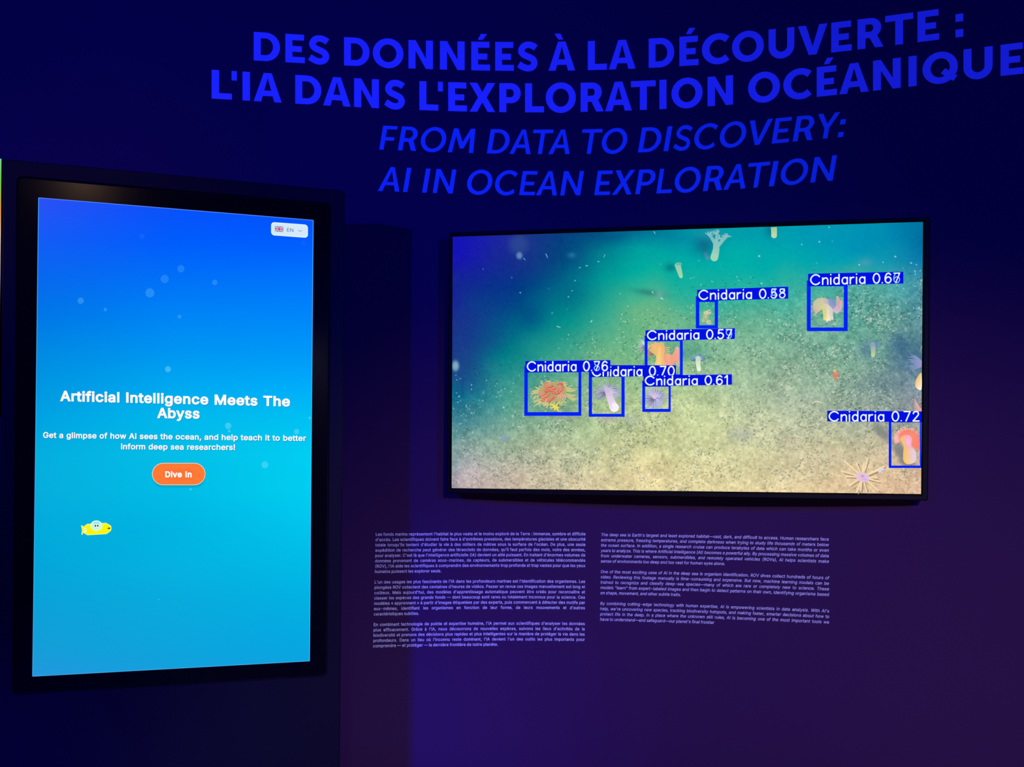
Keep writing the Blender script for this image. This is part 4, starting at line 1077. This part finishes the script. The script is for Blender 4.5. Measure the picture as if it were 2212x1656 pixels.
    def cloud_bits(D):
        for x, y, a, L, c in ((1181, 553, 1.2, 9, (100, 165, 200)), (1133, 560, .9, 5, (90, 150, 195)), (1305, 553, 2.0, 6, (90, 180, 190)), (1268, 574, .1, 4, (110, 200, 200)), (1252, 578, 2.9, 3, (110, 200, 200)), (1414, 503, 1.1, 5, (110, 185, 195)), (1293, 565, 0.1, 3, (120, 200, 200)), (1207, 706, .3, 7, (150, 200, 180)), (1277, 694, 2.4, 4, (190, 220, 190)), (1760, 868, -.35, 12, (226, 216, 180)), (1770, 868, .3, 9, (236, 226, 190)), (1430, 645, .5, 6, (190, 225, 215)), (1410, 632, 1.0, 5, (170, 205, 205)), (1163, 920, 2.2, 6, (220, 225, 190)), (1880, 690, 2.3, 7, (220, 220, 190))):
            D.stroke([(x - L * math.cos(a) / 2, y - L * math.sin(a) / 2), (x + .6, y), (x + L * math.cos(a) / 2, y + L * math.sin(a) / 2)], 2.3, 1.2, c, None, True, True)
    part('shell_fragments', cloud_bits, B, kind='stuff')
    # --- detection boxes and captions
    BX, TG, TX = (0, 34, 246), (0, 16, 226), (238, 250, 255)
    def frame(oy):
        ox0, ix0, ix1, ox1, it, ib, ob, ot = oy
        def f(D):
            D.holed([[(ox0, ot), (ox1, ot), (ox1, ob), (ox0, ob)], [(ix0, it), (ix1, it), (ix1, ib), (ix0, ib)]], BX)
        return f
    dets = [
        # frame (ox0, ix0, ix1, ox1, it, ib, ob, ot), tag quad (x0, y0l, x1, y0r, y1r, y1l), caption, text geometry, ghost, drawing level
        ((1503, 1510.7, 1543.9, 1551, 652.5, 702.4, 709.5, 640), (1505.8, 626, 1702.6, 619.2, 645, 650.6), 'Cnidaria 0.58', (1509, 647, 1696, 643.2, 19.4, 19.2), {10: '4', 11: '3'}, 0),
        ((1742.6, 1751, 1822.3, 1830.8, 618.6, 707.3, 715.2, 606), (1745.4, 591.4, 1951, 587, 612.4, 618), 'Cnidaria 0.67', (1750, 615, 1943.5, 610.4, 21, 20.4), {11: '6'}, 0),
        ((1392.6, 1399, 1468.7, 1475, 737.2, 808.5, 812, 725), (1394.4, 713.4, 1587.4, 708.8, 732, 737), 'Cnidaria 0.57', (1398, 733.6, 1581, 731, 18.6, 19.2), {11: '9'}, 1),
        ((1272, 1279.2, 1342.5, 1349.6, 814, 893.6, 900, 800), (1274, 788.4, 1460.4, 789, 811.6, 814.6), 'Cnidaria 0.70', (1279, 812, 1456, 810.8, 19.4, 19.6), None, 2),
        ((1133.1, 1140.7, 1250, 1256.2, 804.2, 889.9, 898, 790), (1135.5, 779.8, 1318.9, 777.8, 802.6, 804.8), 'Cnidaria 0.76', (1139, 801.4, 1312.5, 800.4, 19.8, 19.6), {10: '8'}, 3),
        ((1387.5, 1393.9, 1444.3, 1449, 835.2, 883, 889.6, 822), (1390, 811, 1581, 808.6, 830.8, 834.6), 'Cnidaria 0.61', (1393.4, 831.4, 1571.5, 830.2, 18.6, 18.6), None, 4),
        ((1919.4, 1925.2, 1986.6, 1989.6, 912, 1005.2, 1010.4, 900), (1786.6, 886.8, 1990.4, 888.2, 911.8, 909.8), 'Cnidaria 0.72', (1790, 909, 1985, 909, 20.2, 20.4), None, 0),
    ]
    for fr, tg, txt, tx, gh, lv in dets:
        b = 0.0030 + lv * 0.0006
        def boxf(D):
            frame(fr)(D)
            x0, yl, x1, yr, y1r, y1l = tg
            D.poly([(x0, yl), (x1, yr), (x1, y1r), (x0, y1l)], TG)
            for q in ((x0, y1l, 8, 0), (x1, (yr + y1r) / 2, 0, 0)):
                pass
        part('detection_box', boxf, b)
        for nm, sp in (('caption_word', (0, 8)), ('caption_number', (8, 12))):
            part(nm, lambda D: caption(D, txt, tx[0], tx[1], tx[2], tx[3], tx[4], tx[5], TX, 2.9, gh, sp), b + 0.0002)
build_tv()

# ------------------------------------------------------------ touch kiosk on the left
KC = [(84.1, 428), (676.3, 476.4), (668.4, 1426.3), (71.2, 1459.3)]
def kiosk_rgb(px, py):
    xs = [75, 380, 672]
    ys = [430, 520, 600, 680, 760, 830, 900, 980, 1060, 1140, 1220, 1300, 1400, 1458]
    vals = [[(46, 80, 246), (10, 78, 250), (0, 76, 250)], [(20, 92, 246), (0, 92, 252), (0, 92, 255)], [(8, 104, 238), (0, 112, 248), (0, 116, 252)],
            [(0, 118, 230), (0, 132, 246), (0, 134, 250)], [(0, 138, 226), (0, 150, 242), (0, 152, 248)], [(0, 150, 226), (0, 168, 240), (0, 172, 250)],
            [(0, 162, 226), (0, 184, 236), (0, 192, 242)], [(4, 174, 222), (4, 190, 232), (0, 206, 242)], [(6, 174, 220), (0, 188, 230), (0, 206, 240)],
            [(2, 170, 220), (0, 180, 226), (0, 196, 236)], [(4, 166, 218), (4, 178, 224), (0, 186, 230)], [(10, 162, 216), (8, 170, 220), (0, 176, 226)],
            [(20, 158, 216), (12, 164, 220), (4, 166, 226)], [(34, 152, 222), (20, 158, 222), (16, 160, 226)]]
    return table(xs, ys, vals, px, py)

def build_kiosk():
    P = KP
    hit = P.hit
    x0 = hit(3, 900)[0]; x1 = hit(740, 900)[0]
    z1 = hit(380, 379)[1]
    org = P.at((x0 + x1) / 2, 0, -0.05)
    k = empty('touch_kiosk', org, label='tall black floor-standing kiosk with a bright blue portrait touch screen', category='kiosk')
    n = 6
    V, Fc = slab(P, rrect(x0, 0.0, x1, z1, 0.004, n), -0.105, -0.0005, 0.0005)
    link('cabinet', mesh_from('cabinet', V, Fc, org), M_case, k)
    gx0, gx1 = hit(34, 900)[0], hit(710, 900)[0]
    gz1, gz0 = hit(370, 411)[1], hit(370, 1478)[1]
    V, Fc = slab(P, rrect(x0, 0.0, x1, z1, 0.012, n), -0.0004, 0.0065, 0.0022, rrect(gx0, gz0, gx1, gz1, 0.014, n))
    link('front_frame', mesh_from('front_frame', V, Fc, org), M_case, k, label='matt black front plate around the glass')
    g = 0.003
    cs = [hit(*p) for p in KC]
    sx0, sx1 = (cs[0][0] + cs[3][0]) / 2, (cs[1][0] + cs[2][0]) / 2
    sz1, sz0 = (cs[0][1] + cs[1][1]) / 2, (cs[2][1] + cs[3][1]) / 2
    V, Fc = slab(P, rrect(gx0 + g, gz0 + g, gx1 - g, gz1 - g, 0.011, n), -0.0003, 0.0045, 0.0012)
    link('glass_border', mesh_from('glass_border', V, Fc, org), M_glassbezel, k, label='glossy black glass around the lit picture')
    X, faces, pic = quad_grid(P, KC, 60, 108, 0.0047)
    rgb = kiosk_rgb(pic[:, 0], pic[:, 1])
    scr = link('screen', grid_mesh('screen', X, faces, rgb, org), M_screen, k, label='lit screen fading from royal blue to turquoise')
    B = 0.0048
    def part(name, fn, lv=0, **kk):
        D = Draw(P, B + lv * 0.0001)
        fn(D)
        D.build(name, scr, org, **kk)
    def bgat(x, y):
        return kiosk_rgb(np.array([x], float), np.array([y], float))[0]
    def rim(D):
        c = KC
        for a, b, col in ((c[0], c[1], (90, 140, 255)), (c[1], c[2], (70, 180, 250)), (c[2], c[3], (70, 170, 230)), (c[3], c[0], (70, 170, 240))):
            D.stroke([a, b], 1.3, 1.3, col, None, False)
    part('picture_edge', rim)
    for x, y, r, a in ((307, 511, 6, .07), (391, 581, 8, .2), (356, 603, 9, .2), (324, 633, 10, .24), (464, 610.5, 6, .22), (175, 650, 7, .26), (228, 669, 3.6, .26), (388, 684, 4, .24), (363, 797.5, 6.5, .4), (493, 919.5, 7, .38), (495, 931, 2.8, .42), (640.5, 932, 5.8, .36), (669, 902.5, 2.8, .38), (572, 1003.5, 7.5, .34), (412, 1056, 2.8, .4), (343, 1294, 1.8, .25), (655, 525, 5, .06)):
        c = bgat(x, y)
        c2 = tuple(c + (np.array([190, 235, 255]) - c) * a * 0.82)
        part('bubble', lambda D: D.disc(x, y, r * .97, r, c2, 20))
    def streak(D):
        for x0_, x1_, a in ((80, 86, .12), (90, 122, .10)):
            c = bgat((x0_ + x1_) / 2, 884)
            D.poly([(x0_, 881.5), (x1_, 882), (x1_, 887), (x0_, 887)], tuple(c + (np.array([220, 220, 240]) - c) * a))
    WHITE, SH = (252, 253, 255), None
    def txt(s, xl, yl, xr, yr, cl, cr, wt, shadow=True):
        def f(D):
            if shadow:
                c = tuple(bgat((xl + xr) / 2, (yl + yr) / 2) * 0.74)
                D.text(s, xl + 1.0, yl + 1.2, xr + 1.0, yr + 1.2, cl, cr, c, wt)
            D.text(s, xl, yl, xr, yr, cl, cr, WHITE, wt)
        return f
    part('headline', txt('Artificial Intelligence Meets The', 131.4, 865.4, 629, 877.0, 20.6, 19.9, 0.028), 1, label='bold white headline')
    part('headline', txt('Abyss', 340.6, 901.9, 434, 903.2, 20.3, 20.2, 0.028), 1)
    part('subtitle', txt('Get a glimpse of how AI sees the ocean, and help teach it to better', 93.4, 945.1, 661.6, 951.9, 11.6, 11.4, 0.019), 1)
    part('subtitle', txt('inform deep sea researchers!', 261.2, 969.7, 509.6, 971.4, 11.4, 11.4, 0.019), 1)
    def button(D):
        c = bgat(386, 1050) * np.array([1, .9, .93])
        for g_ in range(4):
            D.poly(rrect(330 - g_ * .4, 1003.5, 443 + g_ * .4, 1050 + (3 - g_) * 1.4, 23), tuple(bgat(386, 1050) * (0.97 - .03 * g_)))
        D.poly(rrect(328.9, 999.6, 443.7, 1047.3, 23.6, 10), (255, 214, 180))
        D.poly(rrect(330.1, 1000.8, 442.5, 1046.1, 22.5, 10), (255, 122, 52))
        D.poly(rrect(352, 1012, 421, 1036, 12, 8), (255, 116, 50))
    part('start_button', button, 1, label='rounded orange start button')
    def btxt(D):
        D.text('Dive In', 357.3, 1030.9, 417, 1030.9, 11.7, 11.7, (196, 110, 84), 0.034)
        D.text('Dive In', 356.5, 1029.9, 416.4, 1029.9, 11.7, 11.7, (255, 253, 244), 0.034)
    part('button_text', btxt, 4)
    def selector(D):
        def sk(c):
            return [(x, y + (x - 586) * 0.0745) for x, y in c]
        D.poly(sk(rrect(585.6, 480.2, 664.8, 508.6, 7, 8)), (222, 248, 255))
        D.poly(sk(rrect(587.6, 482.2, 662.8, 506.6, 6, 8)), [(204, 230, 252)] * 36 if False else (212, 234, 252))
        # flag
        x0, y0, w, h = 593.6, 488.2, 18.4, 11.8
        def q(u, v):
            return (x0 + u * w, y0 + v * h + (x0 + u * w - 586) * 0.0745)
        D.poly([q(0, 0), q(1, 0), q(1, 1), q(0, 1)], (88, 86, 130))
        D.stroke([q(0, 0), q(1, 1)], 2.6, 2.6, (226, 222, 246), None, False)
        D.stroke([q(0, 1), q(1, 0)], 2.6, 2.6, (226, 222, 246), None, False)
        D.stroke([q(0, 0), q(1, 1)], 0.9, 0.9, (190, 90, 130), None, False)
        D.stroke([q(0, 1), q(1, 0)], 0.9, 0.9, (190, 90, 130), None, False)
        D.stroke([q(.5, 0), q(.5, 1)], 4.2, 4.2, (240, 226, 248), None, False)
        D.stroke([q(0, .5), q(1, .5)], 4.2, 4.2, (240, 226, 248), None, False)
        D.stroke([q(.5, 0), q(.5, 1)], 2.1, 2.1, (176, 44, 104), None, False)
        D.stroke([q(0, .5), q(1, .5)], 2.1, 2.1, (150, 50, 104), None, False)
        D.text('EN', 618.8, 500.7, 634.4, 501.7, 7.6, 7.6, (62, 98, 124), 0.002)
        D.stroke([(644, 497.4), (647.8, 500.9), (651.6, 498)], 1.4, 1.4, (128, 158, 186), None, False)
    part('language_selector', selector, 1, label='white language button with a small flag')
    def sub(D):
        S = 100 / 2212.0
        def p(*c):
            return [(160 + x * S, 1110 + y * S) for x, y in c]
        Y, E = (250, 244, 6), (246, 255, 130)
        D.poly(p((350, 540), (395, 528), (450, 600), (640, 462), (830, 455), (1350, 425), (1530, 410), (1770, 545), (1798, 680), (1770, 790), (1560, 945), (650, 1000), (450, 880), (400, 985), (368, 970), (395, 790), (385, 690)), E)
        D.poly(p((400, 610), (455, 625), (660, 490), (830, 480), (1350, 455), (1500, 440), (1735, 570), (1760, 680), (1735, 780), (1545, 915), (660, 970), (450, 850), (410, 880), (420, 780), (410, 690)), Y)
        D.disc(160 + 548 * S, 1110 + 755 * S, 3.2, 4.6, (252, 250, 196), 16)
        D.stroke(p((490, 745), (610, 740)), 1.2, 1.0, (190, 176, 160), None, False)
        D.disc(160 + 1080 * S, 1110 + 545 * S, 13.0, 11.2, (214, 255, 238), 28)
        D.disc(160 + 1080 * S, 1110 + 560 * S, 11.2, 9.4, (206, 246, 214), 28)
        D.disc(160 + 1080 * S, 1110 + 420 * S, 6.4, 2.8, (146, 228, 238), 20)
        D.disc(160 + 1088 * S, 1110 + 530 * S, 4.6, 3.6, (236, 255, 248), 20)
        D.disc(160 + 1032 * S, 1110 + 552 * S, 1.7, 2.3, (24, 52, 50), 12)
        D.disc(160 + 1140 * S, 1110 + 545 * S, 1.6, 2.3, (24, 52, 50), 12)
        D.poly(p((1580, 672), (1700, 625), (1755, 665), (1710, 715), (1640, 700)), (62, 84, 20))
    part('submarine', sub, 1, label='small yellow cartoon submarine')
build_kiosk()

# ------------------------------------------------------------ glowing panel added at the far left in place of a side reflection
def build_side_glow_panel():
    P = Plane(-1.75, 2.62, 0.45)
    a1 = P.hit(2.2, 450)[0]
    z1 = P.hit(1.0, 343)[1]
    w, h = 1.2, 0.675
    org = P.at(a1 - w / 2, z1 - h, -0.02)
    t = empty('side_glow_panel', org, label='narrow glowing panel left of the kiosk, added in place of a side reflection', category='television')
    V, Fc = slab(P, rrect(a1 - w - .0, z1 - h, a1 + 0.0006, z1 + .0006, 0.002, 2), -0.05, 0.0, 0.0005)
    link('frame', mesh_from('frame', V, Fc, org), M_plastic, t)
    V, Fc = slab(P, rrect(a1 - w / 2 - .1, 0.0, a1 - w / 2 + .1, z1 - .2, 0.01, 2), -0.10, -0.0502, 0.002)
    link('stand', mesh_from('stand', V, Fc, org), M_plastic, t)
    ny, nx = 40, 6
    V, C, Fc = [], [], []
    stops = [(0, (120, 210, 130)), (.1, (110, 200, 80)), (.22, (240, 150, 70)), (.32, (235, 200, 200)), (.5, (150, 140, 190)), (.62, (30, 26, 60)), (1, (8, 6, 30))]
    for j in range(ny + 1):
        f = j / ny
        for k in range(len(stops) - 1):
            if stops[k][0] <= f <= stops[k + 1][0]:
                t_ = (f - stops[k][0]) / (stops[k + 1][0] - stops[k][0])
                c = [stops[k][1][m] * (1 - t_) + stops[k + 1][1][m] * t_ for m in range(3)]
        for i in range(nx + 1):
            V.append(P.at(a1 - w + .012 + (w - .012) * i / nx, z1 - h * f * .99, 0.001))
            C.append(lin(c))
    for j in range(ny):
        for i in range(nx):
            a = j * (nx + 1) + i
            Fc.append((a, a + nx + 1, a + nx + 2, a + 1))
    link('screen', mesh_from('screen', V, Fc, org, cols=C), M_screen, t)
build_side_glow_panel()

# ------------------------------------------------------------ big title on the wall
def title(line, spans, base, top, parent, mat, v, h, slant, org):
    bx = np.array(base); tx = np.array(top)
    pb = np.polyfit((bx[:, 0] - 1300) / 800, bx[:, 1], 4)
    pt = np.polyfit((tx[:, 0] - 1300) / 800, tx[:, 1], 4)
    fb = lambda x: float(np.polyval(pb, (x - 1300) / 800))
    ft = lambda x: float(np.polyval(pt, (x - 1300) / 800))
    for ch, (xl, xr) in zip(line, spans):
        g = title_glyph(ch, v, h)
        body = g[1:] if ch in 'ÉÀ' else g
        xs = [x + y * slant for cs in body for x, y in cs[0]]
        g0, g1 = min(xs), max(xs)
        k = (xr - xl) / (g1 - g0)
        def fx(gx, gy):
            x = xl + (gx - g0) * k
            yb, yt = fb(x), ft(x)
            s0, z0 = wall_s(x, yb)
            s1, z1 = wall_s(x, yt)
            return s0 + (s1 - s0) * gy, z0 + (z1 - z0) * gy
        if ch == ':':
            for dot in g:
                wall_letter('colon_dot', [dot], fx, parent, mat, org, slant)
        else:
            wall_letter('letter', g, fx, parent, mat, org, slant)

def z5(o, s, *v):
    return [o + x / s for x in v]
L1 = 'DESDONNÉESÀLADÉCOUVERTE:'
A_, B_, C_, D_ = (lambda x: 540 + x / 4.9156), (lambda x: 980 + x / 4.9156), (lambda x: 1380 + x / 4.9156), (lambda x: 1780 + x / 5.12)
S1 = [(A_(40), A_(320)), (A_(376), A_(583)), (A_(617), A_(843)), (A_(999), A_(1271)), (A_(1304), A_(1630)), (A_(1683), A_(1944)), (A_(2017), B_(117)),
      (B_(187), B_(388)), (B_(441), B_(640)), (B_(674), B_(892)), (B_(1007), B_(1290)), (B_(1424), B_(1628)), (B_(1646), B_(1932)),
      (C_(104), C_(376)), (C_(430), C_(634)), (C_(669), C_(962)), (C_(989), C_(1327)), (C_(1377), C_(1651)), (C_(1688), C_(2002)),
      (D_(79), D_(307)), (D_(370), D_(658)), (D_(675), D_(987)), (D_(1033), D_(1275)), (D_(1453), D_(1540))]
BASE1 = [(548, 130.6), (616.5, 135.7), (743, 142.2), (935, 149.7), (1059, 153), (1214, 153.4), (1270, 152.1), (1373, 149.1), (1401, 147.7), (1467, 143.6), (1509, 141.2), (1755, 119.2), (1795, 113.9), (1852, 107.6), (1942, 97), (1982, 92), (2029, 85.9), (2081, 79.9)]
TOP1 = [(548, 69), (616, 74), (743, 81), (882, 86.8), (950, 88.9), (1018, 90.5), (1070, 91.1), (1214, 90.5), (1270, 89.1), (1344, 86.9), (1401, 84), (1467, 80.8), (1660, 64.5), (1716, 58.8), (1795, 49.7), (1852, 43), (1912, 35.7), (1982, 26.4), (2027, 20.3)]
L2 = "L'IADANSL'EXPLORATIONOCÉANIQUE"
E_ = lambda x: 430 + x / 2.458
S2 = [(E_(67), E_(175)), (E_(173), E_(201)), (E_(231), E_(271)), (A_(40), A_(338)), (A_(481), A_(759)), (A_(777), A_(1070)), (A_(1106), A_(1371)), (A_(1425), A_(1646)),
      (A_(1799), A_(2001)), (A_(1996), A_(2050)), (A_(2105), B_(143)), (B_(169), B_(441)), (B_(485), B_(713)), (B_(758), B_(960)), (B_(978), B_(1298)), (B_(1348), B_(1595)),
      (B_(1608), B_(1894)), (B_(1882), B_(2146)), (C_(218), C_(294)), (C_(346), C_(677)), (C_(730), C_(1001)), (C_(1160), C_(1499)), (C_(1533), C_(1835)), (C_(1888), C_(2104)),
      (D_(168), D_(495)), (D_(541), D_(848)), (D_(933), D_(1024)), (D_(1088), D_(1480)), (D_(1541), D_(1865)), (D_(1951), D_(2207))]
BASE2 = [(457, 212.8), (524, 217.7), (548, 219), (638, 224.8), (758, 231.5), (906, 238.2), (968, 239.8), (1015, 241.2), (1079, 242.9), (1134, 243), (1254.6, 242.3), (1365, 239.8), (1424, 236.8), (1528, 230.3), (1583.6, 226.4), (1764, 209.3), (1808, 204.9), (1885.7, 196.7), (1962, 188.5), (2161, 165.4), (2211, 159.2)]
TOP2 = [(457, 150.5), (524, 155.4), (638, 162.9), (765, 169.8), (906, 175.7), (968, 177.4), (1014, 178.4), (1078.6, 179.8), (1134, 180.2), (1254, 179.2), (1363, 176.8), (1416.5, 174.3), (1424, 173.8), (1528, 167), (1583, 162.6), (1764, 145.3), (1807, 140.8), (1885.7, 131.8), (1962, 123.2), (2081, 108.4), (2161, 97.7), (2209, 91.8)]
L3 = 'FROMDATATODISCOVERY:'
G_, H_ = (lambda x: 800 + x / 4.1736), (lambda x: 1320 + x / 4.1736)
S3 = [(G_(80), G_(247)), (G_(248), G_(428)), (G_(455), G_(685)), (G_(697), G_(948)), (G_(1050), G_(1257)), (G_(1253), G_(1445)), (G_(1467), G_(1652)), (G_(1604), G_(1798)),
      (G_(1908), G_(2095)), (G_(2087), H_(147)), (H_(242), H_(454)), (H_(472), H_(554)), (H_(559), H_(737)), (H_(750), H_(966)), (H_(980), H_(1219)), (H_(1251), H_(1460)),
      (H_(1447), H_(1631)), (H_(1636), H_(1832)), (H_(1867), H_(2066)), (H_(2042), H_(2119))]
BASE3 = [(819, 323.3), (859, 325.2), (967, 329.5), (1052, 331.7), (1146, 333.1), (1231, 333.1), (1266, 332.7), (1378, 329.9), (1433, 327.8), (1629, 313.6), (1667, 311), (1712, 306.4), (1775, 300.7), (1809, 297.3)]
TOP3 = [(829, 271.8), (869.5, 273.5), (981, 277.3), (1061, 279.7), (1152, 280.4), (1196, 280.2), (1258, 279.7), (1302, 279), (1388, 276.2), (1453, 273.1), (1620, 260.9), (1677, 255.9), (1711, 253.2), (1722.5, 252.3), (1767, 247), (1815, 242.5)]
L4 = 'AIINOCEANEXPLORATION'
S4 = [(G_(67), G_(263)), (G_(294), G_(371)), (G_(466), G_(544)), (G_(562), G_(777)), (G_(872), G_(1101)), (G_(1124), G_(1329)), (G_(1341), G_(1510)), (G_(1492), G_(1683)), (G_(1711), G_(1927)),
      (G_(2018), G_(2187)), (H_(5), H_(218)), (H_(217), H_(401)), (H_(408), H_(549)), (H_(574), H_(808)), (H_(827), H_(1016)), (H_(1010), H_(1211)), (H_(1236), H_(1437)), (H_(1422), H_(1511)),
      (H_(1529), H_(1777)), (H_(1796), H_(2037))]
BASE4 = [(816, 412.7), (863, 414.6), (912, 416.5), (977, 418.7), (1121, 421.6), (1203, 422), (1283.5, 421.6), (1321, 421.4), (1372, 420.2), (1418, 418.6), (1518, 413.5), (1610, 407.3), (1661, 402.5), (1750, 394.6), (1797, 390.8)]
TOP4 = [(849, 361.2), (889, 363), (930, 364.8), (986, 366.9), (1130, 369.8), (1190, 369.8), (1262, 369.6), (1324, 368.6), (1372, 367.3), (1437, 364.9), (1528, 359.6), (1618, 353.4), (1682, 347.2), (1763, 340), (1808, 335.4)]

def wp(px, py):
    return wall_p(*wall_s(px, py), 0.0)
o1 = wp(1300, 245)
t1 = empty('wall_title', o1, label='bold upright blue French title in two lines high on the curved wall', category='lettering')
title(L1, S1, BASE1, TOP1, t1, M_vinyl, .246, .208, 0.0, o1)
title(L2, S2, BASE2, TOP2, t1, M_vinyl, .246, .208, 0.0, o1)
o2 = wp(1300, 424)
t2 = empty('wall_title', o2, label='thinner slanted blue English title in two lines under the bold one', category='lettering')
title(L3, S3, BASE3, TOP3, t2, M_vinyl2, .182, .145, .165, o2)
title(L4, S4, BASE4, TOP4, t2, M_vinyl2, .182, .145, .165, o2)

# ------------------------------------------------------------ the two text columns
FR = """Les fonds marins représentent l'habitat le plus vaste et le moins exploré de la Terre : immense, sombre et difficile
d'accès. Les scientifiques doivent faire face à d'extrêmes pressions, des températures glaciales et une obscurité
totale lorsqu'ils tentent d'étudier la vie à des milliers de mètres sous la surface de l'océan. De plus, une seule
expédition de recherche peut générer des téraoctets de données, qu'il faut parfois des mois, voire des années,
pour analyser. C'est là que l'intelligence artificielle (IA) devient un allié puissant. En traitant d'énormes volumes de
données provenant de caméras sous-marines, de capteurs, de submersibles et de véhicules télécommandés
(ROV), l'IA aide les scientifiques à comprendre des environnements trop profonds et trop vastes pour que les yeux
humains puissent les explorer seuls.~742

L'un des usages les plus fascinants de l'IA dans les profondeurs marines est l'identification des organismes. Les
plongées ROV collectent des centaines d'heures de vidéos. Passer en revue ces images manuellement est long et
coûteux. Mais aujourd'hui, des modèles d'apprentissage automatique peuvent être créés pour reconnaître et
classer les espèces des grands fonds — dont beaucoup sont rares ou totalement inconnus pour la science. Ces
modèles « apprennent » à partir d'images étiquetées par des experts, puis commencent à détecter des motifs par
eux-mêmes, identifiant les organismes en fonction de leur forme, de leurs mouvements et d'autres
caractéristiques subtiles.~545

En combinant technologie de pointe et expertise humaine, l'IA permet aux scientifiques d'analyser les données
plus efficacement. Grâce à l'IA, nous découvrons de nouvelles espèces, suivons les lieux d'activités de la
biodiversité et prenons des décisions plus rapides et plus intelligentes sur la manière de protéger la vie dans les
profondeurs. Dans un lieu où l'inconnu reste dominant, l'IA devient l'un des outils les plus importants pour
comprendre — et protéger — la dernière frontière de notre planète.~1272"""
EN = """The deep sea is Earth's largest and least explored habitat—vast, dark, and difficult to access. Human researchers face
extreme pressure, freezing temperatures, and complete darkness when trying to study life thousands of meters below
the ocean surface. In addition, a single research cruise can produce terabytes of data which can take months or even
years to analyze. This is where Artificial Intelligence (AI) becomes a powerful ally. By processing massive volumes of data
from underwater cameras, sensors, submersibles, and remotely operated vehicles (ROVs), AI helps scientists make
sense of environments too deep and too vast for human eyes alone.~1192

One of the most exciting uses of AI in the deep sea is organism identification. ROV dives collect hundreds of hours of
video. Reviewing this footage manually is time-consuming and expensive. But now, machine learning models can be
trained to recognize and classify deep-sea species—many of which are rare or completely new to science. These
models "learn" from expert-labeled images and then begin to detect patterns on their own, identifying organisms based
on shape, movement, and other subtle traits.~815

By combining cutting-edge technology with human expertise, AI is empowering scientists in data analysis. With AI's
help, we're uncovering new species, tracking biodiversity hotspots, and making faster, smarter decisions about how to
protect life in the deep. In a place where the unknown still rules, AI is becoming one of the most important tools we
have to understand—and safeguard—our planet's final frontier~1101"""

def text_block(src, tl, tr, bl, br, nlast, capl, parent, org, weight, slant, zx, z0, zr):
    """tl.. = picture points of first/last baselines at both margins; ragged line ends are given in zoom units"""
    c = [wall_s(*p) for p in (tl, tr, bl, br)]
    for i, line in enumerate(src.split('\n')):
        if not line:
            continue
        end = 1.0
        if '~' in line:
            line, e = line.split('~')
            end = (float(e) - z0) / (zr - z0)
        t = i / nlast
        s0, z0_ = (c[0][k] + (c[2][k] - c[0][k]) * t for k in range(2))
        s1, z1_ = (c[1][k] + (c[3][k] - c[1][k]) * t for k in range(2))
        s1 = s0 + (s1 - s0) * end
        z1_ = z0_ + (z1_ - z0_) * end
        cap = capl
        width = (s1 - s0) * WR
        xs = 0.93
        words = line.split(' ')
        parts = [text_layout(w, weight, slant, 0.0, xs) for w in words]
        tot = sum(p[1] for p in parts)
        ns = len(words) - 1
        unit = width / cap
        space = (unit - tot) / ns
        lim = 0.25
        if space < lim or end < 1.0:
            k = (unit - 0.32 * ns) / tot
            parts = [text_layout(w, weight, slant * 1.0, 0.0, xs * k) for w in words]
            tot = sum(p[1] for p in parts)
            space = (unit - tot) / ns
        elif space > 1.1:
            k = (unit - 0.75 * ns) / tot
            k = min(k, 1.06)
            parts = [text_layout(w, weight, slant, 0.0, xs * k) for w in words]
            tot = sum(p[1] for p in parts)
            space = (unit - tot) / ns
        V, Fc = [], []
        x = 0
        for lay, w in parts:
            for pts, tri in lay:
                b = len(V)
                for px_, py_ in pts:
                    u = (x + px_) / unit
                    V.append(wall_p(s0 + (s1 - s0) * u, z0_ + (z1_ - z0_) * u + py_ * cap, 0.0007))
                for t3 in tri:
                    p, q, r = (pts[m] for m in t3)
                    cr = (q[0] - p[0]) * (r[1] - p[1]) - (q[1] - p[1]) * (r[0] - p[0])
                    t3 = t3 if cr > 0 else t3[::-1]
                    Fc.append(tuple(b + m for m in t3))
            x += w + space
        link('text_line', mesh_from('text_line', V, Fc, org), M_text, parent)

o3 = wp(1038, 1398)
p1 = empty('text_panel', o3, label='left column of small upright white French text under the television', category='text')
text_block(FR, (811.3, 1156.8), (1265.2, 1155.9), (805.9, 1386.2), (1263.4, 1383.8), 20, 0.0098, p1, o3, 0.008, 0.0, 4.254, 133, 2063)
o4 = wp(1545, 1352)
p2 = empty('text_panel', o4, label='right column of small slanted white English text under the television', category='text')
text_block(EN, (1297.9, 1157.4), (1790.3, 1167.5), (1295.9, 1328.6), (1791, 1346.4), 15, 0.0098, p2, o4, 0.004, 0.17, 3.95, 110, 2054)
